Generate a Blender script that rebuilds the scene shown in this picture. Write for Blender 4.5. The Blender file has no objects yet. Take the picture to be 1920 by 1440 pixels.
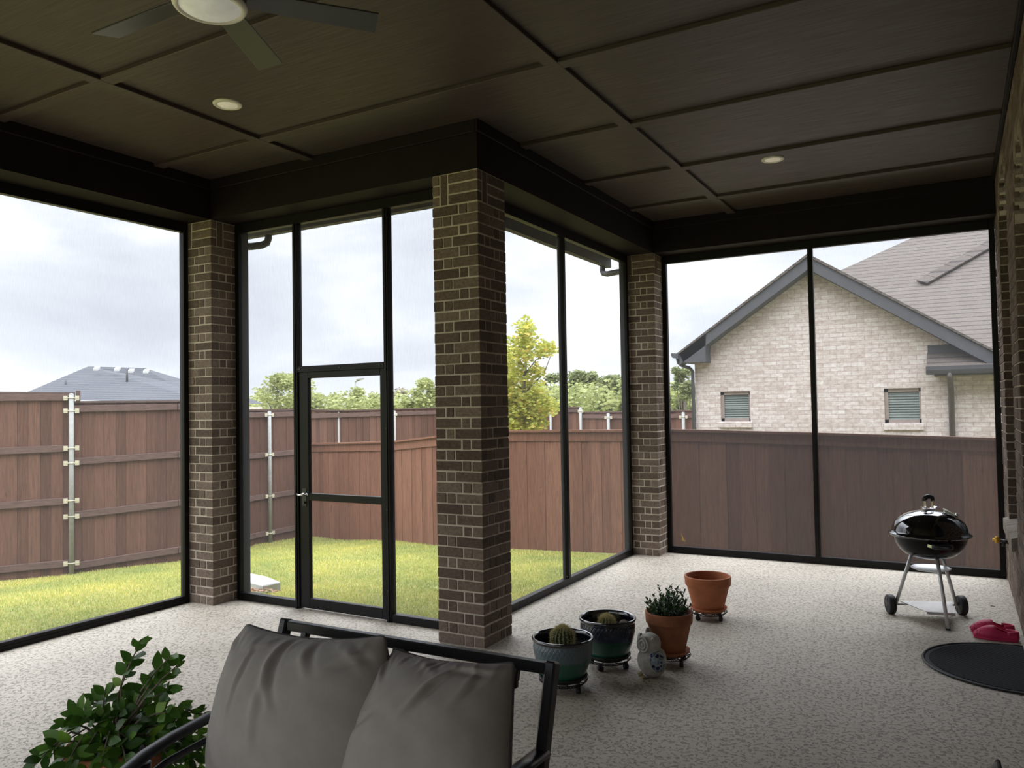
import bpy, math, random
import numpy as np
from mathutils import Vector, Matrix, Euler
random.seed(7)
rng = np.random.default_rng(5)
SC = bpy.context.scene
COL = SC.collection
PI = math.pi
R = math.radians
ORG = {}

# ------------------------------------------------------------------ helpers
def tag(o, label=None, cat=None, group=None, kind=None):
    if label: o['label'] = label
    if cat: o['category'] = cat
    if group: o['group'] = group
    if kind: o['kind'] = kind
    return o

def empty(name, loc, label=None, cat=None, group=None, kind=None):
    o = bpy.data.objects.new(name, None)
    o.empty_display_size = 0.05
    o.location = loc
    COL.objects.link(o)
    ORG[o.name] = Vector(loc)
    return tag(o, label, cat, group, kind)

def frame_of(d):
    d = Vector(d).normalized()
    a = Vector((0, 0, 1)) if abs(d.z) < 0.95 else Vector((1, 0, 0))
    x = d.cross(a).normalized()
    y = d.cross(x).normalized()
    return x, y, d

class MB:
    """collects shapes (world coordinates) and links them as ONE mesh object"""
    def __init__(self):
        self.v = []; self.f = []; self.sm = []
    def add(self, vs, fs, smooth=False):
        n = len(self.v)
        self.v.extend([tuple(p) for p in vs])
        self.f.extend([tuple(i + n for i in q) for q in fs])
        self.sm.extend([smooth] * len(fs))
        return self
    def box(self, x0, y0, z0, x1, y1, z1):
        x0, x1 = min(x0, x1), max(x0, x1); y0, y1 = min(y0, y1), max(y0, y1); z0, z1 = min(z0, z1), max(z0, z1)
        vs = [(x0,y0,z0),(x1,y0,z0),(x1,y1,z0),(x0,y1,z0),(x0,y0,z1),(x1,y0,z1),(x1,y1,z1),(x0,y1,z1)]
        return self.add(vs, [(0,3,2,1),(4,5,6,7),(0,1,5,4),(1,2,6,5),(2,3,7,6),(3,0,4,7)])
    def obox(self, c, ax, ay, az, sx, sy, sz):
        c = Vector(c); ax = Vector(ax).normalized()*sx/2; ay = Vector(ay).normalized()*sy/2; az = Vector(az).normalized()*sz/2
        vs = [c-ax-ay-az, c+ax-ay-az, c+ax+ay-az, c-ax+ay-az, c-ax-ay+az, c+ax-ay+az, c+ax+ay+az, c-ax+ay+az]
        return self.add(vs, [(0,3,2,1),(4,5,6,7),(0,1,5,4),(1,2,6,5),(2,3,7,6),(3,0,4,7)])
    def bar(self, a, b, w, h, up=(0,0,1)):
        a = Vector(a); b = Vector(b); d = b-a
        x = d.cross(Vector(up))
        if x.length < 1e-6: x = Vector((1,0,0))
        x.normalize(); z = x.cross(d).normalized()
        return self.obox((a+b)/2, d, x, z, d.length, w, h)
    def cyl(self, a, b, r0, r1=None, n=16, caps=True):
        r1 = r0 if r1 is None else r1
        a = Vector(a); b = Vector(b); x, y, d = frame_of(b-a)
        vs = []
        for k in range(n):
            t = 2*PI*k/n; e = x*math.cos(t)+y*math.sin(t)
            vs.append(a+e*r0); vs.append(b+e*r1)
        fs = [(2*k, 2*k+1, 2*((k+1)%n)+1, 2*((k+1)%n)) for k in range(n)]
        self.add(vs, fs, True)
        if caps:
            m = len(self.v) - 2*n
            self.f.append(tuple(m+2*k for k in range(n))); self.f.append(tuple(m+2*k+1 for k in reversed(range(n)))); self.sm += [False, False]
        return self
    def tube(self, pts, r, n=10, flat=1.0, closed=False, caps=True, up=None):
        pts = [Vector(p) for p in pts]
        rs = r if isinstance(r, (list, tuple)) else [r]*len(pts)
        m = len(self.v); N = len(pts); px = None
        for i, p in enumerate(pts):
            if closed: d = pts[(i+1)%N]-pts[i-1]
            else: d = pts[min(i+1,N-1)]-pts[max(i-1,0)]
            d.normalize()
            if up is not None:
                y = Vector(up); x = d.cross(y).normalized(); y = x.cross(d).normalized()
            elif px is None:
                x, y, _ = frame_of(d)
            else:
                x = (px - d*px.dot(d)).normalized(); y = d.cross(x).normalized()
            px = x
            for k in range(n):
                t = 2*PI*k/n
                self.v.append(tuple(p + x*math.cos(t)*rs[i] + y*math.sin(t)*rs[i]*flat))
        for i in range(N if closed else N-1):
            j = (i+1) % N
            for k in range(n):
                l = (k+1) % n
                self.f.append((m+i*n+k, m+i*n+l, m+j*n+l, m+j*n+k)); self.sm.append(True)
        if caps and not closed:
            self.f.append(tuple(m+k for k in reversed(range(n)))); self.f.append(tuple(m+(N-1)*n+k for k in range(n))); self.sm += [False, False]
        return self
    def lathe(self, c, prof, n=48, cap_top=False, cap_bot=False, sx=1, sy=1, wob=None):
        c = Vector(c); m = len(self.v)
        for (rr, z) in prof:
            for k in range(n):
                t = 2*PI*k/n
                q = rr if wob is None else wob(rr, z, t)
                self.v.append((c.x+q*math.cos(t)*sx, c.y+q*math.sin(t)*sy, c.z+z))
        for i in range(len(prof)-1):
            for k in range(n):
                l = (k+1) % n
                self.f.append((m+i*n+k, m+i*n+l, m+(i+1)*n+l, m+(i+1)*n+k)); self.sm.append(True)
        if cap_bot: self.f.append(tuple(m+k for k in reversed(range(n)))); self.sm.append(False)
        if cap_top:
            q = m+(len(prof)-1)*n
            self.f.append(tuple(q+k for k in range(n))); self.sm.append(False)
        return self
    def ball(self, c, rx, ry, rz, n=24, m=14, M=None):
        c = Vector(c); base = len(self.v)
        for i in range(m+1):
            a = -PI/2+PI*i/m
            for k in range(n):
                t = 2*PI*k/n
                p = Vector((rx*math.cos(a)*math.cos(t), ry*math.cos(a)*math.sin(t), rz*math.sin(a)))
                if M is not None: p = M @ p
                self.v.append(tuple(c+p))
        for i in range(m):
            for k in range(n):
                l = (k+1) % n
                self.f.append((base+i*n+k, base+i*n+l, base+(i+1)*n+l, base+(i+1)*n+k)); self.sm.append(True)
        return self
    def prism(self, pts, off):
        """closed polygon pts extruded by vector off"""
        pts = [Vector(p) for p in pts]; off = Vector(off); n = len(pts); m = len(self.v)
        self.v += [tuple(p) for p in pts] + [tuple(p+off) for p in pts]
        self.f.append(tuple(m+k for k in reversed(range(n)))); self.f.append(tuple(m+n+k for k in range(n)))
        self.sm += [False, False]
        for k in range(n):
            l = (k+1) % n
            self.f.append((m+k, m+l, m+n+l, m+n+k)); self.sm.append(False)
        return self
    def build(self, name, mat, parent=None, label=None, cat=None, group=None, kind=None, bevel=0, origin=None, seg=1):
        V = np.array(self.v, dtype=float)
        if parent is not None: org = ORG[parent.name]
        elif origin is not None: org = Vector(origin)
        else:
            lo = V.min(0); hi = V.max(0); org = Vector(((lo[0]+hi[0])/2, (lo[1]+hi[1])/2, lo[2]))
        V = V - np.array(org)
        me = bpy.data.meshes.new(name)
        me.from_pydata(V.tolist(), [], self.f)
        me.polygons.foreach_set('use_smooth', self.sm)
        me.materials.append(mat)
        me.validate()
        o = bpy.data.objects.new(name, me)
        COL.objects.link(o)
        if parent is not None: o.parent = parent
        else: o.location = org
        ORG[o.name] = org
        if bevel:
            b = o.modifiers.new('bevel', 'BEVEL'); b.width = bevel; b.segments = seg; b.limit_method = 'ANGLE'; b.angle_limit = R(40)
        return tag(o, label, cat, group, kind)

def struct(name, mb, mat, parent=None, bevel=0, label=None):
    return mb.build(name, mat, parent, kind=None if parent else 'structure', bevel=bevel, label=label)

# ------------------------------------------------------------------ materials
def new_mat(name):
    m = bpy.data.materials.new(name); m.use_nodes = True
    nt = m.node_tree; b = nt.nodes['Principled BSDF']
    return m, nt, b
def nd(nt, t, **k):
    n = nt.nodes.new(t)
    for a, v in k.items(): setattr(n, a, v)
    return n
def ramp(nt, stops, interp='LINEAR'):
    n = nt.nodes.new('ShaderNodeValToRGB'); cr = n.color_ramp; cr.interpolation = interp
    while len(cr.elements) < len(stops): cr.elements.new(0.5)
    for e, (p, c) in zip(cr.elements, stops):
        e.position = p; e.color = (c[0], c[1], c[2], 1) if len(c) == 3 else c
    return n
def coords(nt, scale=(1,1,1), kind='Object'):
    t = nd(nt, 'ShaderNodeTexCoord'); m = nd(nt, 'ShaderNodeMapping'); m.inputs['Scale'].default_value = scale
    nt.links.new(t.outputs[kind], m.inputs['Vector']); return m.outputs['Vector']
def bump(nt, b, src, strength=0.3, dist=0.01):
    n = nd(nt, 'ShaderNodeBump'); n.inputs['Strength'].default_value = strength; n.inputs['Distance'].default_value = dist
    nt.links.new(src, n.inputs['Height']); nt.links.new(n.outputs['Normal'], b.inputs['Normal']); return n
def noise(nt, vec, scale, detail=4, rough=0.6, dist=0):
    n = nd(nt, 'ShaderNodeTexNoise'); n.inputs['Scale'].default_value = scale; n.inputs['Detail'].default_value = detail
    n.inputs['Roughness'].default_value = rough; n.inputs['Distortion'].default_value = dist
    nt.links.new(vec, n.inputs['Vector']); return n
def mix(nt, a, b_, fac, mode='MIX'):
    n = nd(nt, 'ShaderNodeMix', data_type='RGBA', blend_type=mode)
    for sock, v in ((n.inputs[0], fac), (n.inputs[6], a), (n.inputs[7], b_)):
        if hasattr(v, 'links') or isinstance(v, bpy.types.NodeSocket): nt.links.new(v, sock)
        else: sock.default_value = v if isinstance(v, (int, float)) else (v[0], v[1], v[2], 1)
    return n.outputs[2]

def plain(name, c, rough=0.5, metal=0.0, var=0.12, scale=8, bmp=0.0, coat=0.0, spec=0.5, bscale=120, stretch=(1,1,1)):
    m, nt, b = new_mat(name)
    v = coords(nt, stretch); n = noise(nt, v, scale, 5)
    r = ramp(nt, [(0.3, [x*(1-var) for x in c]), (0.7, [min(1, x*(1+var)) for x in c])])
    nt.links.new(n.outputs['Fac'], r.inputs['Fac']); nt.links.new(r.outputs['Color'], b.inputs['Base Color'])
    b.inputs['Roughness'].default_value = rough; b.inputs['Metallic'].default_value = metal
    b.inputs['Coat Weight'].default_value = coat; b.inputs['Coat Roughness'].default_value = 0.05
    b.inputs['Specular IOR Level'].default_value = spec
    if bmp:
        n2 = noise(nt, v, bscale, 3); bump(nt, b, n2.outputs['Fac'], bmp, 0.003)
    return m

def brick_mat(name, c1, c2, c3):
    m, nt, b = new_mat(name)
    g = nd(nt, 'ShaderNodeNewGeometry')
    r = ramp(nt, [(0.0, c1), (0.5, c2), (1.0, c3)]); nt.links.new(g.outputs['Random Per Island'], r.inputs['Fac'])
    v = coords(nt); n = noise(nt, v, 45, 6, 0.7); r2 = ramp(nt, [(0.3, (0.62,)*3), (0.7, (1.35,)*3)])
    nt.links.new(n.outputs['Fac'], r2.inputs['Fac'])
    c = mix(nt, r.outputs['Color'], r2.outputs['Color'], 1.0, 'MULTIPLY')
    # dusty mortar smears
    n3 = noise(nt, v, 14, 5, 0.7); r3 = ramp(nt, [(0.60, (0,)*3), (0.78, (0.45,)*3)]); nt.links.new(n3.outputs['Fac'], r3.inputs['Fac'])
    c = mix(nt, c, (0.34, 0.29, 0.235), r3.outputs['Color'])
    nt.links.new(c, b.inputs['Base Color']); b.inputs['Roughness'].default_value = 0.92
    b.inputs['Specular IOR Level'].default_value = 0.25
    n4 = noise(nt, v, 130, 5, 0.7); bump(nt, b, n4.outputs['Fac'], 0.55, 0.004)
    return m

M = {}
M['brick'] = brick_mat('dark_brick', (0.094,0.067,0.051), (0.137,0.099,0.077), (0.193,0.145,0.113))
M['mortar'] = plain('mortar', (0.50,0.43,0.35), 0.95, bmp=0.5, spec=0.2)
M['sillbrick'] = brick_mat('sill_brick', (0.20,0.165,0.135), (0.25,0.21,0.175), (0.29,0.25,0.21))

def floor_mat():
    m, nt, b = new_mat('textured_deck')
    v = coords(nt)
    w = noise(nt, v, 22, 3, 0.6)
    vm = nd(nt, 'ShaderNodeVectorMath', operation='ADD'); sc = nd(nt, 'ShaderNodeVectorMath', operation='SCALE'); sc.inputs['Scale'].default_value = 0.03
    nt.links.new(w.outputs['Color'], sc.inputs[0]); nt.links.new(v, vm.inputs[0]); nt.links.new(sc.outputs[0], vm.inputs[1])
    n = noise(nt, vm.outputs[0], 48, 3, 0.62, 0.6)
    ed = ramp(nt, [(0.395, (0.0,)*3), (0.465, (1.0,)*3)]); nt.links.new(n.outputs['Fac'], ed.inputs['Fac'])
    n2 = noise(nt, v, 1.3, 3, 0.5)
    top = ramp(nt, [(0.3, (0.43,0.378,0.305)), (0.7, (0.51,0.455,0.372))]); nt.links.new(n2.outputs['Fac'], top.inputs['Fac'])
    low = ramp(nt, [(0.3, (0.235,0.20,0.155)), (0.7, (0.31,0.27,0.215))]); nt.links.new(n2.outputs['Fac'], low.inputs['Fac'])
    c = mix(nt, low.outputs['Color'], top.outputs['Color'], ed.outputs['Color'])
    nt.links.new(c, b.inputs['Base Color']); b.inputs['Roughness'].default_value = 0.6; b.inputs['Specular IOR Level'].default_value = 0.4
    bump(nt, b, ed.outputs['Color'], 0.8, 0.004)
    return m
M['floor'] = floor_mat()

def ceil_mat():
    m, nt, b = new_mat('dark_stained_panel')
    v = coords(nt, (0.35, 9, 1)); n = noise(nt, v, 3.5, 6, 0.62, 0.3)
    r = ramp(nt, [(0.25, (0.040,0.0265,0.0225)), (0.6, (0.054,0.036,0.031)), (0.85, (0.070,0.048,0.042))])
    nt.links.new(n.outputs['Fac'], r.inputs['Fac']); nt.links.new(r.outputs['Color'], b.inputs['Base Color'])
    v2 = coords(nt, (0.6, 14, 1)); n2 = noise(nt, v2, 5, 5, 0.6)
    r2 = ramp(nt, [(0.3, (0.38,)*3), (0.7, (0.62,)*3)]); nt.links.new(n2.outputs['Fac'], r2.inputs['Fac']); nt.links.new(r2.outputs['Color'], b.inputs['Roughness'])
    bump(nt, b, n2.outputs['Fac'], 0.15, 0.002)
    return m
M['ceiling'] = ceil_mat()
M['beam'] = plain('near_black_stain', (0.0100,0.0064,0.0072), 0.6, var=0.2, scale=6, stretch=(1,1,1), bmp=0.1, spec=0.16)
M['frame'] = plain('bronze_black_metal', (0.0062,0.0056,0.0060), 0.4, 0.0, var=0.1, spec=0.22)
M['black'] = plain('black_metal', (0.017,0.017,0.020), 0.35, 0.0, var=0.1, spec=0.5)

def screen_mat(name, op, col):
    m = bpy.data.materials.new(name); m.use_nodes = True; nt = m.node_tree; nt.nodes.clear()
    out = nd(nt, 'ShaderNodeOutputMaterial'); t = nd(nt, 'ShaderNodeBsdfTransparent'); d = nd(nt, 'ShaderNodeBsdfDiffuse'); d.inputs['Color'].default_value = (*col, 1)
    tl = nd(nt, 'ShaderNodeBsdfTranslucent'); tl.inputs['Color'].default_value = (*col, 1)
    a = nd(nt, 'ShaderNodeMixShader'); a.inputs[0].default_value = 0.5
    nt.links.new(d.outputs[0], a.inputs[1]); nt.links.new(tl.outputs[0], a.inputs[2])
    mx = nd(nt, 'ShaderNodeMixShader')
    v = coords(nt, (60, 60, 2.2)); n = noise(nt, v, 6, 3, 0.7)
    mr = nd(nt, 'ShaderNodeMapRange'); mr.inputs['From Min'].default_value = 0.3; mr.inputs['From Max'].default_value = 0.7
    mr.inputs['To Min'].default_value = op*0.72; mr.inputs['To Max'].default_value = op*1.28
    nt.links.new(n.outputs['Fac'], mr.inputs['Value']); nt.links.new(mr.outputs[0], mx.inputs[0])
    nt.links.new(t.outputs[0], mx.inputs[1]); nt.links.new(a.outputs[0], mx.inputs[2]); nt.links.new(mx.outputs[0], out.inputs['Surface'])
    return m
M['screen'] = screen_mat('insect_screen', 0.155, (0.30,0.30,0.31))

def wood_mat(name, stops, rough=0.8, vert=True):
    m, nt, b = new_mat(name)
    g = nd(nt, 'ShaderNodeNewGeometry')
    r = ramp(nt, stops); nt.links.new(g.outputs['Random Per Island'], r.inputs['Fac'])
    v = coords(nt, (16, 16, 1.1) if vert else (2, 2, 16)); n = noise(nt, v, 3.2, 6, 0.65, 0.6)
    r2 = ramp(nt, [(0.28, (0.66,)*3), (0.72, (1.28,)*3)]); nt.links.new(n.outputs['Fac'], r2.inputs['Fac'])
    c = mix(nt, r.outputs['Color'], r2.outputs['Color'], 1.0, 'MULTIPLY')
    v3 = coords(nt, (1, 1, 0.35)); n3 = noise(nt, v3, 17, 2, 0.5)
    r3 = ramp(nt, [(0.73, (0,)*3), (0.78, (0.55,)*3)]); nt.links.new(n3.outputs['Fac'], r3.inputs['Fac'])
    c = mix(nt, c, (0.05, 0.022, 0.014), r3.outputs['Color'])
    nt.links.new(c, b.inputs['Base Color']); b.inputs['Roughness'].default_value = rough; b.inputs['Specular IOR Level'].default_value = 0.25
    bump(nt, b, n.outputs['Fac'], 0.3, 0.004)
    return m
M['fence'] = wood_mat('stained_cedar', [(0.0,(0.092,0.043,0.029)), (0.35,(0.112,0.052,0.035)), (0.7,(0.130,0.061,0.041)), (1.0,(0.155,0.076,0.052))])
M['fencerail'] = wood_mat('stained_rail', [(0.0,(0.092,0.056,0.048)), (1.0,(0.130,0.078,0.066))], vert=False)
M['galv'] = plain('galvanised_steel', (0.27,0.27,0.25), 0.7, 0.0, var=0.12, scale=20)
M['bracket'] = plain('bracket_steel', (0.62,0.57,0.44), 0.5, 0.3)

def ground_mat():
    m, nt, b = new_mat('lawn_soil')
    v = coords(nt); n = noise(nt, v, 1.1, 5, 0.6); n2 = noise(nt, v, 55, 4, 0.7)
    r = ramp(nt, [(0.3, (0.21,0.22,0.075)), (0.55, (0.30,0.29,0.10)), (0.75, (0.37,0.325,0.13))]); nt.links.new(n.outputs['Fac'], r.inputs['Fac'])
    r2 = ramp(nt, [(0.3, (0.6,)*3), (0.7, (1.3,)*3)]); nt.links.new(n2.outputs['Fac'], r2.inputs['Fac'])
    nt.links.new(mix(nt, r.outputs['Color'], r2.outputs['Color'], 1.0, 'MULTIPLY'), b.inputs['Base Color'])
    b.inputs['Roughness'].default_value = 0.95; b.inputs['Specular IOR Level'].default_value = 0.1
    bump(nt, b, n2.outputs['Fac'], 0.8, 0.02)
    return m
M['ground'] = ground_mat()
def leaf_mat(name, stops, rough=0.5, trans=0.35, noise_scale=0, nstops=None):
    m, nt, b = new_mat(name)
    g = nd(nt, 'ShaderNodeNewGeometry'); r = ramp(nt, stops); nt.links.new(g.outputs['Random Per Island'], r.inputs['Fac'])
    c = r.outputs['Color']
    if noise_scale:
        v = coords(nt); n = noise(nt, v, noise_scale, 4, 0.6); r2 = ramp(nt, nstops); nt.links.new(n.outputs['Fac'], r2.inputs['Fac'])
        c = mix(nt, c, r2.outputs['Color'], 1.0, 'MULTIPLY')
    nt.links.new(c, b.inputs['Base Color']); b.inputs['Roughness'].default_value = rough; b.inputs['Specular IOR Level'].default_value = 0.4
    tl = nd(nt, 'ShaderNodeBsdfTranslucent'); nt.links.new(c, tl.inputs['Color'])
    mx = nd(nt, 'ShaderNodeMixShader'); mx.inputs[0].default_value = trans
    out = nt.nodes['Material Output']; nt.links.new(b.outputs[0], mx.inputs[1]); nt.links.new(tl.outputs[0], mx.inputs[2]); nt.links.new(mx.outputs[0], out.inputs['Surface'])
    return m
M['grass'] = leaf_mat('grass_blades', [(0.0,(0.33,0.405,0.10)), (0.5,(0.52,0.56,0.15)), (0.85,(0.66,0.63,0.21)), (1.0,(0.70,0.58,0.27))], 0.7, 0.3, 0.8, [(0.3,(0.66,0.76,0.8)),(0.7,(1.28,1.15,1.05))])
M['leaf_far'] = leaf_mat('far_foliage', [(0.0,(0.22,0.25,0.09)), (0.6,(0.33,0.36,0.14)), (1.0,(0.44,0.45,0.20))], 0.7, 0.35)  # far leaves coloured lighter so that they look hazy
M['leaf_farb'] = leaf_mat('far_foliage_dark', [(0.0,(0.13,0.155,0.06)), (0.6,(0.19,0.22,0.085)), (1.0,(0.27,0.29,0.12))], 0.7, 0.3)
M['leaf_bare'] = leaf_mat('sparse_foliage', [(0.0,(0.20,0.17,0.13)), (1.0,(0.32,0.28,0.22))], 0.8, 0.2)
M['leaf_yellow'] = leaf_mat('yellow_green_foliage', [(0.0,(0.25,0.30,0.05)), (0.5,(0.42,0.43,0.07)), (0.9,(0.58,0.52,0.10)), (1.0,(0.65,0.40,0.12))], 0.6, 0.4)
M['leaf_shrub'] = leaf_mat('glossy_leaf', [(0.0,(0.035,0.095,0.014)), (0.6,(0.070,0.17,0.022)), (0.90,(0.13,0.27,0.030)), (1.0,(0.26,0.42,0.06))], 0.33, 0.30)
M['leaf_small'] = leaf_mat('small_leaf', [(0.0,(0.022,0.055,0.016)), (0.7,(0.045,0.10,0.030)), (1.0,(0.09,0.16,0.05))], 0.4, 0.25)
M['bark'] = plain('bark', (0.16,0.13,0.10), 0.9, var=0.3, scale=25, bmp=0.5)
M['stem'] = plain('green_stem', (0.10,0.11,0.05), 0.7)
M['terracotta'] = plain('terracotta', (0.44,0.155,0.07), 0.75, var=0.18, scale=7, bmp=0.2, spec=0.3)
M['terracotta_old'] = plain('weathered_terracotta', (0.33,0.125,0.06), 0.8, var=0.38, scale=6, bmp=0.25, spec=0.3)
M['soil'] = plain('potting_soil', (0.035,0.025,0.018), 0.95, var=0.5, scale=60, bmp=1.0, bscale=90)
M['glaze_black'] = plain('black_glaze', (0.006,0.007,0.012), 0.08, coat=1.0, spec=0.8)
M['rubber'] = plain('black_rubber', (0.014,0.014,0.016), 0.6)
M['wire'] = plain('dark_wire', (0.018,0.015,0.014), 0.6, 0.0, spec=0.3)
def glaze_mat(name, top, mid, bottom, h0, h1, h2):
    m, nt, b = new_mat(name)
    t = nd(nt, 'ShaderNodeTexCoord'); s = nd(nt, 'ShaderNodeSeparateXYZ'); nt.links.new(t.outputs['Object'], s.inputs[0])
    v = coords(nt, (1,1,0.4)); n = noise(nt, v, 70, 4, 0.6)
    mm = nd(nt, 'ShaderNodeMath', operation='MULTIPLY_ADD'); mm.inputs[1].default_value = 0.04; nt.links.new(n.outputs['Fac'], mm.inputs[0]); nt.links.new(s.outputs['Z'], mm.inputs[2])
    mr = nd(nt, 'ShaderNodeMapRange'); mr.inputs['From Min'].default_value = h0+0.02; mr.inputs['From Max'].default_value = h2+0.02; nt.links.new(mm.outputs[0], mr.inputs['Value'])
    k = (h1-h0)/(h2-h0)
    r = ramp(nt, [(0.0, bottom), (k-0.03, bottom), (k+0.05, mid), (1.0, top)]); nt.links.new(mr.outputs[0], r.inputs['Fac'])
    nt.links.new(r.outputs['Color'], b.inputs['Base Color']); b.inputs['Roughness'].default_value = 0.22; b.inputs['Coat Weight'].default_value = 0.5; b.inputs['Coat Roughness'].default_value = 0.08
    return m
M['fabric'] = plain('grey_outdoor_fabric', (0.330,0.305,0.290), 0.9, var=0.07, scale=14, bmp=0.35, bscale=900, spec=0.15)
M['piping'] = plain('dark_grey_piping', (0.075,0.072,0.072), 0.85, bmp=0.2, spec=0.2)
M['enamel'] = plain('black_enamel', (0.004,0.004,0.005), 0.08, coat=1.0, spec=0.6, var=0.02)
M['enamelbowl'] = plain('black_enamel_bowl', (0.003,0.003,0.0035), 0.15, spec=0.25, var=0.02)
M['alu'] = plain('brushed_aluminium', (0.60,0.60,0.60), 0.35, 0.35, var=0.06)
M['alupaint'] = plain('pale_grey_sheet', (0.52,0.50,0.48), 0.45, 0.3)
M['chrome'] = plain('bright_steel', (0.75,0.75,0.76), 0.18, 1.0, var=0.03)
M['plastic'] = plain('black_plastic', (0.02,0.02,0.022), 0.4)
M['white'] = plain('white_print', (0.62,0.62,0.62), 0.6)
M['clog'] = plain('magenta_foam', (0.55,0.028,0.105), 0.5, var=0.1, spec=0.4)
M['clog_hole_shade'] = plain('hole_shade_magenta', (0.10,0.006,0.02), 0.8)  # dark tone painted for the shade inside the clog holes
M['mat'] = plain('black_mat', (0.012,0.013,0.016), 0.75, bmp=0.4)
M['stonepaint'] = plain('weathered_pale_stone', (0.40,0.385,0.34), 0.85, var=0.22, scale=30, bmp=0.4)
M['owlear'] = plain('grey_stone', (0.20,0.20,0.185), 0.85, var=0.2, scale=30)
M['owlfoot'] = plain('yellowish_stone', (0.33,0.28,0.13), 0.8)
def mosaic():
    m, nt, b = new_mat('blue_mosaic')
    v = coords(nt); a = nd(nt, 'ShaderNodeTexVoronoi', feature='F1'); a.inputs['Scale'].default_value = 40; nt.links.new(v, a.inputs['Vector'])
    e = nd(nt, 'ShaderNodeTexVoronoi', feature='DISTANCE_TO_EDGE'); e.inputs['Scale'].default_value = 40; nt.links.new(v, e.inputs['Vector'])
    s = nd(nt, 'ShaderNodeSeparateColor'); nt.links.new(a.outputs['Color'], s.inputs[0])
    r = ramp(nt, [(0.0,(0.008,0.012,0.055)), (0.40,(0.02,0.035,0.14)), (0.62,(0.11,0.18,0.25)), (0.86,(0.20,0.28,0.33))], 'CONSTANT'); nt.links.new(s.outputs[0], r.inputs['Fac'])
    r2 = ramp(nt, [(0.05,(1,1,1)), (0.09,(0,0,0))]); nt.links.new(e.outputs['Distance'], r2.inputs['Fac'])
    nt.links.new(mix(nt, r.outputs['Color'], (0.36,0.37,0.33), r2.outputs['Color']), b.inputs['Base Color']); b.inputs['Roughness'].default_value = 0.2
    return m
M['mosaic'] = mosaic()
M['cactus'] = plain('cactus_skin', (0.035,0.065,0.028), 0.6, var=0.3)
M['spine'] = plain('yellow_spines', (0.62,0.55,0.28), 0.7)
M['pinkwood'] = plain('pale_wood_trim', (0.78,0.52,0.44), 0.8)
M['gutter'] = plain('dark_gutter_metal', (0.040,0.037,0.041), 0.6, spec=0.3)
M['fascia'] = plain('charcoal_fascia', (0.058,0.058,0.066), 0.7)
M['downpipe'] = plain('brown_pipe', (0.085,0.068,0.062), 0.6)
M['stone'] = plain('pale_concrete', (0.46,0.46,0.45), 0.9, bmp=0.3)
M['yellow'] = plain('yellow_plastic', (0.75,0.43,0.03), 0.5)
M['glass'] = plain('dark_window_glass', (0.03,0.045,0.04), 0.08, spec=0.8)
M['blind'] = plain('sage_blind_slats', (0.145,0.172,0.150), 0.6)
M['tanframe'] = plain('tan_window_frame', (0.27,0.215,0.185), 0.7)
M['hubmetal'] = plain('dark_bronze', (0.03,0.028,0.028), 0.4, 0.3)
M['blade'] = plain('grey_green_blade', (0.030,0.031,0.030), 0.33, var=0.08, stretch=(1,1,1))
M['litter'] = plain('dry_leaves', (0.36,0.20,0.12), 0.9, var=0.4, scale=60)

def lamp_mat(name, c, e):
    m, nt, b = new_mat(name); v = coords(nt); n = noise(nt, v, 12, 3)
    r = ramp(nt, [(0.3, [x*0.85 for x in c]), (0.7, c)]); nt.links.new(n.outputs['Fac'], r.inputs['Fac'])
    nt.links.new(r.outputs['Color'], b.inputs['Base Color']); nt.links.new(r.outputs['Color'], b.inputs['Emission Color']); b.inputs['Emission Strength'].default_value = e
    b.inputs['Roughness'].default_value = 0.45
    return m
M['lens'] = lamp_mat('frosted_lens', (0.78,0.72,0.58), 0.20)
M['fanlens'] = lamp_mat('frosted_fan_lens', (0.70,0.69,0.62), 0.20)
M['whitetrim'] = lamp_mat('white_trim_ring', (0.74,0.70,0.58), 0.0)

def pale_brick():
    m, nt, b = new_mat('whitewashed_brick')
    t = nd(nt, 'ShaderNodeTexCoord'); s = nd(nt, 'ShaderNodeSeparateXYZ'); nt.links.new(t.outputs['Object'], s.inputs[0])
    c = nd(nt, 'ShaderNodeCombineXYZ'); ad = nd(nt, 'ShaderNodeMath', operation='ADD'); nt.links.new(s.outputs['X'], ad.inputs[0]); nt.links.new(s.outputs['Y'], ad.inputs[1])
    nt.links.new(ad.outputs[0], c.inputs['X']); nt.links.new(s.outputs['Z'], c.inputs['Y'])
    br = nd(nt, 'ShaderNodeTexBrick'); br.offset = 0.5; nt.links.new(c.outputs[0], br.inputs['Vector'])
    for k, v in (('Scale', 1.0), ('Brick Width', 0.205), ('Row Height', 0.068), ('Mortar Size', 0.0055), ('Mortar Smooth', 0.3), ('Bias', 0.1)): br.inputs[k].default_value = v
    br.inputs['Color1'].default_value = (0.46,0.39,0.345,1); br.inputs['Color2'].default_value = (0.58,0.53,0.49,1); br.inputs['Mortar'].default_value = (0.40,0.33,0.29,1)
    v = coords(nt, (1,1,2)); n = noise(nt, v, 11, 6, 0.75); r = ramp(nt, [(0.35,(0.74,0.68,0.66)), (0.62,(1.12,1.13,1.15))]); nt.links.new(n.outputs['Fac'], r.inputs['Fac'])
    nt.links.new(mix(nt, br.outputs['Color'], r.outputs['Color'], 1.0, 'MULTIPLY'), b.inputs['Base Color']); b.inputs['Roughness'].default_value = 0.9
    bump(nt, b, br.outputs['Fac'], -0.4, 0.01)
    return m
M['palebrick'] = pale_brick()
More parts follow.
